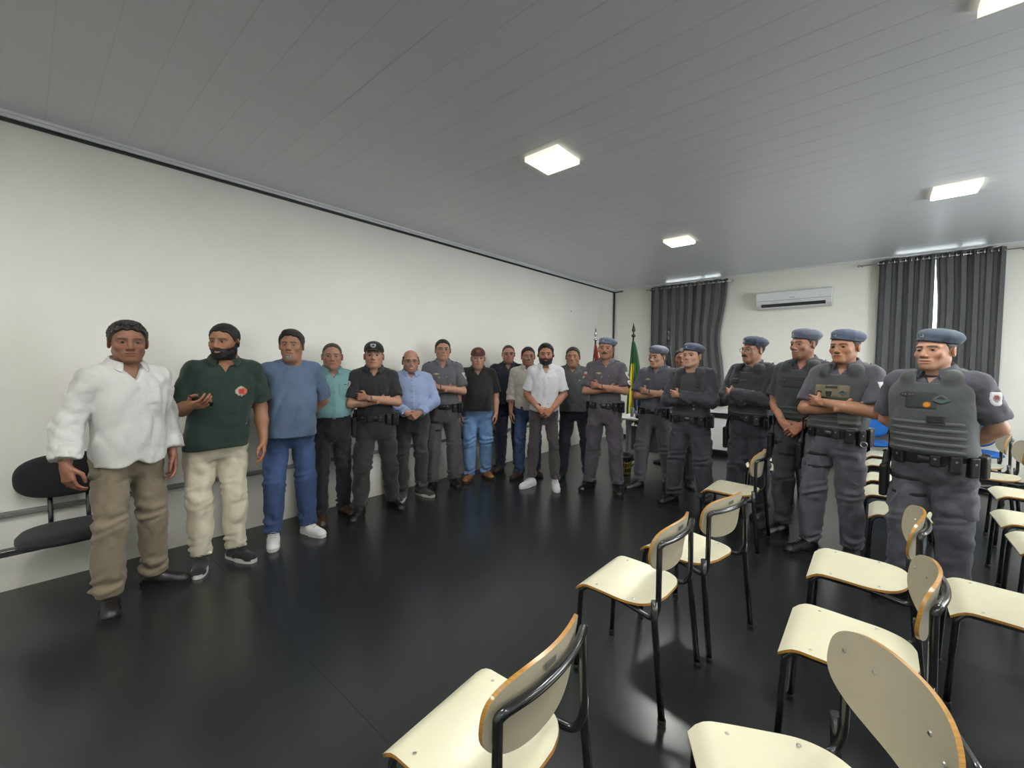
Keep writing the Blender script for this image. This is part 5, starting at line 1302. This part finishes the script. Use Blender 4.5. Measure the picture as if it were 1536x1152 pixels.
PEOPLE = [
 dict(label='man with dark hair in loose white shirt and khaki trousers beside the black seat', pos=(0.70, -7.755), H=1.755, face=-7+22, look=(2, 0, -16), near=True, feet=((0.76, -7.88), (0.60, -7.64)), toe=(-22, 38),
      pose=('down_out', 'down'), skin=(150, 104, 80), w=0.93, belly=0.02, hair='thick', hair_rgb=(34, 27, 22), grey=0.35, recede=-0.004, loose=True, seed=3, jaw=0.98,
      top=dict(rgb=(224, 225, 222), sleeve='threequarter', hem=0.845, notch=0.045, curve=0.035, slant=-0.06, collar='shirt', open=0.95, vee=1.375, neckz=1.45, placket=0.9, buttons=6, button_rgb=(215, 215, 210), slw=1.18, fold=0.006, pockets=(1,)),
      pants=dict(rgb=(134, 123, 101), w=1.12, hem=0.075, fold=1.5), shoes=dict(kind='ankle', rgb=(34, 31, 29), sole=(18, 17, 16))),
 dict(label='bearded smiling man in dark green polo shirt holding a phone, cream trousers', pos=(0.59, -7.205), H=1.79, face=-15+4, look=(3, 0, -32), gaze=-12, near=True, feet=((0.55, -7.37), (0.57, -7.16)), toe=(-8, 32),
      pose=('phone', 'down'), skin=(168, 120, 90), w=1.07, belly=0.035, arm=1.12, hair='short', hair_rgb=(18, 15, 13), beard='full', beard_rgb=(20, 16, 14), smile=1, recede=-0.006, seed=5, head=1.02, neck=1.08, hand=1.05,
      top=dict(rgb=(20, 48, 37), sleeve='short', hem=0.865, curve=-0.015, collar='polo', open=0.9, vee=1.395, neckz=1.455, len=0.78, slw=1.12), pants=dict(rgb=(222, 215, 190), w=1.0, hem=0.09, fold=1.5),
      shoes=dict(kind='sneaker', rgb=(20, 20, 23), sole=(226, 226, 222)), patches=[('chest', 0.088, 1.262, 0.085, 0.085, 'disc', crest, 'chest_crest')], phone=-1),
 dict(label='stout man in slate blue crew neck tee and blue jeans with white sneakers', pos=(0.51, -6.70), H=1.78, face=-21+6, look=(-1, 0, -20), gaze=30, near=True, feet=((0.49, -6.86), (0.50, -6.58)), toe=(-6, 30),
      pose=('behind', 'behind'), skin=(172, 126, 100), w=1.03, belly=0.075, arm=1.08, hair='thick', hair_rgb=(26, 22, 20), grey=0.2, beard='goatee', beard_rgb=(150, 142, 134), seed=8, neck=1.08, chin2=1,
      top=dict(rgb=(88, 110, 140), sleeve='short', hem=0.875, collar='crew', neckz=1.46, len=0.84, slw=1.15, name='t_shirt'), pants=dict(rgb=(54, 76, 116), w=1.02, hem=0.085, fold=1.5, denim=True, fade=0.5),
      shoes=dict(kind='sneaker', rgb=(226, 226, 224), sole=(214, 214, 210), lace=(190, 190, 188))),
 dict(label='older man with cropped hair in pale turquoise shirt, hands behind his back', pos=(0.285, -6.24), H=1.70, face=-26+8, look=(0, 0, -8), feet=((0.32, -6.38), (0.25, -6.12)), toe=(-8, 24),
      pose='behind', elb=0.45, skin=(186, 136, 114), w=0.95, belly=0.03, hair='buzz', hair_rgb=(60, 48, 42), recede=0.018, grey=0.4, seed=11, tucked=True, crop=0.35,
      top=dict(rgb=(128, 174, 176), sleeve='long', collar='shirt', open=0.75, vee=1.40, placket=1.0, buttons=6, pockets=(1,), slw=1.08), pants=dict(rgb=(26, 27, 36), w=0.95, fold=1.4), shoes=dict(kind='dress', rgb=(66, 48, 38), sole=(26, 20, 18)),
      patches=[('chest', 0.10, 1.335, 0.03, 0.012, 'rect', lambda u, v: (40, 44, 50), 'pen_clip')]),
 cop(label='officer with folded arms in black uniform and peaked cap beside the turquoise shirt', pos=(0.49, -5.915), H=1.73, face=-31, look=(-4, 0, -4), feet=((0.48, -6.08), (0.47, -5.70)), toe=(-22, 32), hat='cap', cap_rgb=(24, 26, 30), cap_rgb2=(20, 21, 24), cap_badge=cap_crest,
     skin=(190, 144, 120), w=0.96, watch=[(1, (20, 20, 22))], top=dict(rgb=(26, 29, 34), undershirt=(20, 20, 22), pockets=(-1, 1), epaulets=epb), pants=dict(rgb=(34, 36, 39), w=1.12, waist=1.01), seed=13, holster='hip',
     patches=[('sleeve', -1, 0.30, 0.08, 0.09, 'disc', badge_white, 'sleeve_badge'), ('chest', -0.08, 1.325, 0.07, 0.015, 'rect', name_gold, 'name_tape'), ('chest', 0.09, 1.325, 0.05, 0.015, 'rect', lambda u, v: (206, 190, 90), 'pin')]),
 dict(label='balding smiling man with glasses in light blue shirt, hands clasped', pos=(0.32, -5.36), H=1.66, face=-35+4, look=(2, 0, 0), feet=((0.30, -5.46), (0.34, -5.24)), toe=(-20, 42),
      pose='front', skin=(190, 142, 120), w=1.04, belly=0.04, hair='bald', hair_rgb=(30, 24, 22), glasses=True, smile=1, stubble=0.25, seed=17, tucked=True,
      top=dict(rgb=(160, 178, 218), sleeve='long', collar='shirt', open=0.7, vee=1.40, placket=1.0, buttons=6, button_rgb=(60, 66, 96), slw=1.12), pants=dict(rgb=(52, 53, 54), w=0.95, fold=1.4), shoes=dict(kind='sneaker', rgb=(44, 42, 42), sole=(196, 192, 186), lace=(60, 58, 58))),
 cop(label='bareheaded officer with glasses and folded arms in grey uniform shirt by the wall', pos=(0.31, -4.89), H=1.80, face=-40, look=(-3, 0, 4), feet=((0.29, -5.04), (0.32, -4.72)), hat=None, hair='short', hair_rgb=(36, 30, 28), glasses=True, glasses_rgb=(90, 84, 80),
     skin=(192, 146, 122), w=1.04, watch=[(1, (60, 50, 44))], top=dict(rgb=(94, 96, 104), undershirt=(196, 196, 198), pockets=(-1, 1), epaulets=epa, open=0.8), pants=dict(rgb=(84, 80, 88)), seed=19,
     patches=SLV+CHST+[('chest', 0.085, 1.255, 0.032, 0.045, 'shield', white_badge, 'pin_badge')]),
 dict(label='older man in maroon cap, black polo shirt and light washed jeans', pos=(0.33, -4.32), H=1.73, face=-44, look=(0, 0, 2), feet=((0.29, -4.43), (0.33, -4.17)), toe=(-18, 26),
      pose='down', skin=(196, 150, 128), w=1.08, belly=0.06, hair='buzz', hair_rgb=(130, 126, 122), hat='cap', cap_rgb=(92, 40, 40), cap_side=(70, 34, 34), cap_rgb2=(84, 36, 34), cap_badge=cap_label, cap_shape='rect', seed=23,
      top=dict(rgb=(20, 21, 23), sleeve='short', hem=0.93, collar='polo', open=0.8, vee=1.385, len=0.86, slw=1.15), pants=dict(rgb=(112, 148, 194), w=1.05, fold=1.7, denim=True, fade=0.35), shoes=dict(kind='ankle', rgb=(138, 92, 52), sole=(70, 48, 34)), neck=1.05, chin2=1),
 dict(label='tall man with glasses in dark navy shirt and navy trousers at the wall', pos=(0.31, -3.70), H=1.78, face=-48, look=(0, 0, 4), feet=((0.27, -3.81), (0.33, -3.50)), toe=(-26, 20),
      pose='down', skin=(196, 146, 126), w=1.14, belly=0.05, hair='buzz', hair_rgb=(54, 40, 34), recede=0.015, glasses=True, smile=0.6, stubble=0.3, seed=29, tucked=False,
      top=dict(rgb=(27, 32, 50), sleeve='short', hem=0.93, collar='polo', open=0.75, vee=1.40, len=0.86, slw=1.15), pants=dict(rgb=(28, 34, 58), w=1.0, fold=1.3), shoes=dict(kind='ankle', rgb=(60, 56, 54), sole=(28, 26, 26))),
 dict(label='dark-haired man in cream shirt with rolled sleeves and faded blue jeans', pos=(0.73, -3.78), H=1.74, face=-51, look=(0, 0, 6), feet=((0.69, -3.90), (0.76, -3.62)), toe=(-32, 20),
      pose='down', skin=(180, 130, 106), w=1.0, belly=0.015, hair='short', hair_rgb=(22, 18, 17), recede=-0.002, stubble=0.35, seed=31,
      top=dict(rgb=(208, 203, 192), sleeve='rolled', hem=0.90, curve=0.04, collar='shirt', open=0.8, vee=1.40, placket=0.9, buttons=6, slw=1.12, pockets=(-1,)), pants=dict(rgb=(52, 74, 108), w=0.95, fold=1.4, denim=True, fade=0.6), shoes=dict(kind='ankle', rgb=(66, 48, 38), sole=(30, 24, 20))),
 dict(label='bearded man in fitted white short sleeved shirt, grey trousers and white sneakers', pos=(1.19, -4.01), H=1.76, face=-54, look=(1, 0, 0), feet=((1.05, -4.10), (1.33, -3.98)), toe=(-38, 6),
      pose='clasp', skin=(178, 128, 100), w=0.93, arm=1.1, hair='quiff', hair_rgb=(22, 18, 17), beard='full', beard_rgb=(34, 27, 24), smile=0.4, seed=37,
      top=dict(rgb=(226, 228, 232), sleeve='short', hem=0.915, curve=0.03, collar='shirt', open=0.75, vee=1.38, placket=0.9, buttons=6, len=0.82, slw=1.02), pants=dict(rgb=(72, 66, 70), w=0.88, hem=0.11, fold=0.8), shoes=dict(kind='sneaker', rgb=(232, 234, 236), sole=(226, 228, 230))),
 dict(label='man in charcoal grey polo shirt and navy trousers behind the white shirt', pos=(1.22, -3.45), H=1.74, face=-57, look=(0, 0, -6), feet=((1.15, -3.56), (1.38, -3.30)), toe=(-20, 26),
      pose='behind', skin=(182, 134, 108), w=1.12, belly=0.045, hair='short', hair_rgb=(34, 28, 25), recede=0.004, stubble=0.2, seed=41, neck=1.06, chin2=1,
      top=dict(rgb=(78, 82, 82), sleeve='short', hem=0.90, collar='polo', open=0.7, vee=1.40, len=0.86, slw=1.15), pants=dict(rgb=(24, 28, 44), w=0.92, fold=1.0), shoes=dict(kind='dress', rgb=(24, 22, 22)),
      patches=[('chest', 0.09, 1.31, 0.032, 0.012, 'wing', small_tag, 'chest_logo')]),
 cop(label='mustached officer with folded arms and many badges, first beret from the left', pos=(1.82, -3.66), H=1.85, face=-62-4, look=(-4, 0, -6), feet=((1.66, -3.72), (1.97, -3.62)), hair_rgb=(40, 34, 30), beard='moustache', beard_rgb=(28, 22, 20), beret_rgb=(112, 130, 162),
     skin=(182, 134, 110), w=1.0, watch=[(1, (24, 24, 26))], top=dict(rgb=(84, 80, 90), undershirt=(150, 150, 156), epaulets=epb, pockets=(-1, 1)), pants=dict(rgb=(80, 75, 86), waist=1.0), seed=43, toe=(-28, 14), patches=SLV+CHST+[('sleeve', 1, 0.62, 0.06, 0.06, 'disc', badge_white, 'sleeve_badge')], holster=None),
 cop(label='officer in lighter grey shirt looking aside, in front of the green flag desk', pos=(2.27, -3.23), H=1.76, face=-68-16, look=(3, 0, -22), feet=((2.10, -3.32), (2.41, -3.14)), beret_rgb=(112, 124, 150), skin=(196, 152, 128), w=1.0,
     watch=[(1, (24, 24, 26))], top=dict(rgb=(80, 84, 96), undershirt=(150, 150, 156), pockets=(-1, 1), epaulets=epa), pants=dict(rgb=(78, 78, 84)), seed=47, toe=(-30, 16), patches=CHST[:1], holster=None),
 cop(label='young officer with long sleeves and folded arms in front of the first curtain', pos=(2.77, -3.55), H=1.76, face=-73-14, look=(-5, 0, -12), feet=((2.60, -3.55), (2.93, -3.52)), beret_rgb=(84, 102, 140), skin=(204, 162, 138), w=0.96,
     top=dict(rgb=(54, 58, 68), sleeve='long', collar='stand', vee=None, undershirt=(40, 42, 50), slw=1.2, cuff=False), pants=dict(rgb=(56, 59, 68), w=1.22, fold=1.7, waist=0.965), seed=53, vest=dict(rgb=(56, 58, 62), bands=0, items=[(-0.10, 1.33, 0.05, 0.11, 'rect', dkpatch, 'strap_pad', 0.008), (0.10, 1.33, 0.05, 0.11, 'rect', dkpatch, 'strap_pad', 0.008), (0.06, 1.10, 0.022, 0.022, 'disc', small_tag, 'snap', 0.006), (0.06, 1.06, 0.022, 0.022, 'disc', small_tag, 'snap', 0.006)]), holster=None, toe=(-26, 16)),
 cop(label='officer with mustache and glasses in dark long sleeves, folded arms, below the air conditioner', pos=(3.33, -3.47), H=1.815, face=-79-30, look=(-2, 0, -16), feet=((3.21, -3.50), (3.42, -3.43)), beret_rgb=(66, 82, 118), hair_rgb=(28, 24, 22), beard='moustache', beard_rgb=(26, 22, 20), glasses=True, glasses_rgb=(80, 80, 84),
     skin=(178, 132, 108), w=1.02, belly=0.02, top=dict(rgb=(44, 49, 56), sleeve='long', collar='stand', vee=None, undershirt=(30, 32, 36), slw=1.25, cuff=False), pants=dict(rgb=(40, 44, 54), w=1.18, fold=1.6), seed=59, vest=dict(rgb=(44, 50, 54), bands=1, items=[(-0.09, 1.32, 0.07, 0.05, 'rect', dkpatch, 'radio_pouch', 0.016), (0.0, 1.33, 0.07, 0.03, 'rect', dark_strip, 'name_tape', 0.005)]), toe=(-24, 14)),
 cop(label='officer in grey vest with hands folded low and a wrist watch, behind the muscular arms', pos=(3.768, -3.735), H=1.85, face=-84-18, look=(1, 0, -24), feet=((3.65, -3.77), (3.87, -3.69)), beret_rgb=(106, 116, 144), skin=(176, 128, 102), w=0.99, pose='clasp', watch=[(1, (30, 30, 32))], stubble=0.3,
     top=dict(rgb=(64, 66, 74)), pants=dict(rgb=(60, 60, 68)), seed=61, vest=dict(rgb=(58, 66, 64), bands=3, items=VIT), toe=(-20, 14)),
 cop(label='officer in grey vest with beige chest panel and muscular folded arms', pos=(4.063, -4.03), H=1.81, face=-88-18, look=(0, 0, -8), near=True, feet=((3.88, -4.06), (4.15, -3.95)), beret_rgb=(98, 116, 150), skin=(184, 134, 104), w=1.0, arm=1.15,
     top=dict(rgb=(88, 86, 96), slw=1.12), pants=dict(rgb=(86, 84, 96)), seed=67, vest=dict(rgb=(70, 76, 76), bands=3, items=[(-0.03, 1.285, 0.24, 0.10, 'rect', beige_panel, 'beige_panel', 0.005), (-0.03, 1.315, 0.09, 0.020, 'rect', dark_strip, 'name_tape', 0.009), (-0.11, 1.27, 0.045, 0.04, 'disc', dkpatch, 'round_badge', 0.009), (-0.045, 1.265, 0.045, 0.045, 'shield', dkpatch, 'shield_badge', 0.009), (0.045, 1.275, 0.06, 0.05, 'wing', oval_badge, 'wing_badge', 0.009), (0.075, 1.085, 0.13, 0.10, 'rect', lambda u, v: (112, 116, 112) if int((v+1)*2.5) % 2 else (82, 88, 86), 'magazine_pouch', 0.022)]), toe=(-28, 12), patches=SLV[:1], ring=True),
 cop(label='officer in grey vest with orange badge and hands behind his back, before the far curtains', pos=(4.53, -4.415), H=1.765, face=-94-16, look=(-1, 0, -12), gaze=-8, near=True, feet=((4.42, -4.45), (4.66, -4.40)), beret_rgb=(92, 110, 140), skin=(208, 160, 134), w=1.04, belly=0.02, pose='behind', arm=1.1,
     top=dict(rgb=(84, 84, 96), undershirt=(40, 44, 60), len=0.80), pants=dict(rgb=(82, 82, 94), waist=0.955), seed=71, vest=dict(rgb=(74, 80, 80), bands=5, items=[(-0.085, 1.335, 0.085, 0.045, 'wing', dark_strip, 'rank_badge', 0.004), (-0.015, 1.30, 0.16, 0.11, 'rect', dark_panel, 'chest_panel', 0.004), (0.015, 1.275, 0.042, 0.040, 'disc', orange_badge, 'orange_badge', 0.009), (0.075, 1.31, 0.085, 0.060, 'wing', oval_badge, 'wing_badge', 0.009), (0.06, 1.19, 0.09, 0.05, 'rect', dkpatch, 'radio_pouch', 0.018)]), toe=(-22, 20), patches=SLV[:1]),
 dict(label='person mostly hidden behind the young officer at the first curtain', pos=(2.41, -2.80), H=1.72, face=-73, look=(0, 0, 0), feet=((2.31, -2.83), (2.52, -2.79)), pose='down', skin=(170, 118, 92), w=1.0, hair='short', hair_rgb=(60, 50, 42), seed=73,
      top=dict(rgb=(40, 42, 48), sleeve='short', hem=0.93, collar='crew', len=0.8, name='t_shirt'), pants=dict(rgb=(34, 36, 44)), shoes=dict(kind='dress', rgb=(24, 22, 22))),
]
for i, sp in enumerate(PEOPLE):
    body, arms, HT, SG = build_person('person', sp)
    if sp.get('phone'):
        S, E, Wr, hd, hn, cu = arms[-1]; d_ = Vector(hd).normalized(); n_ = Vector(hn); n_ = (n_-d_*n_.dot(d_)).normalized()
        c0 = Vector(Wr)+d_*0.085+n_*0.026; M_ = Matrix((d_, n_.cross(d_), n_)).transposed()
        ph = box_obj('phone', (0.145, 0.072, 0.009), (0, 0, 0), M_PHONE, None, r=0.004)
        ph.matrix_world = Matrix.Translation((sp['pos'][0], sp['pos'][1], 0)) @ Matrix.Rotation(math.radians(sp['face'])+math.pi/2, 4, 'Z') @ Matrix.Translation(c0) @ M_.to_4x4() @ Matrix.Rotation(math.radians(55), 4, 'Z')
        tag(ph, 'black mobile phone in the hand of the man in the green polo', 'phone')
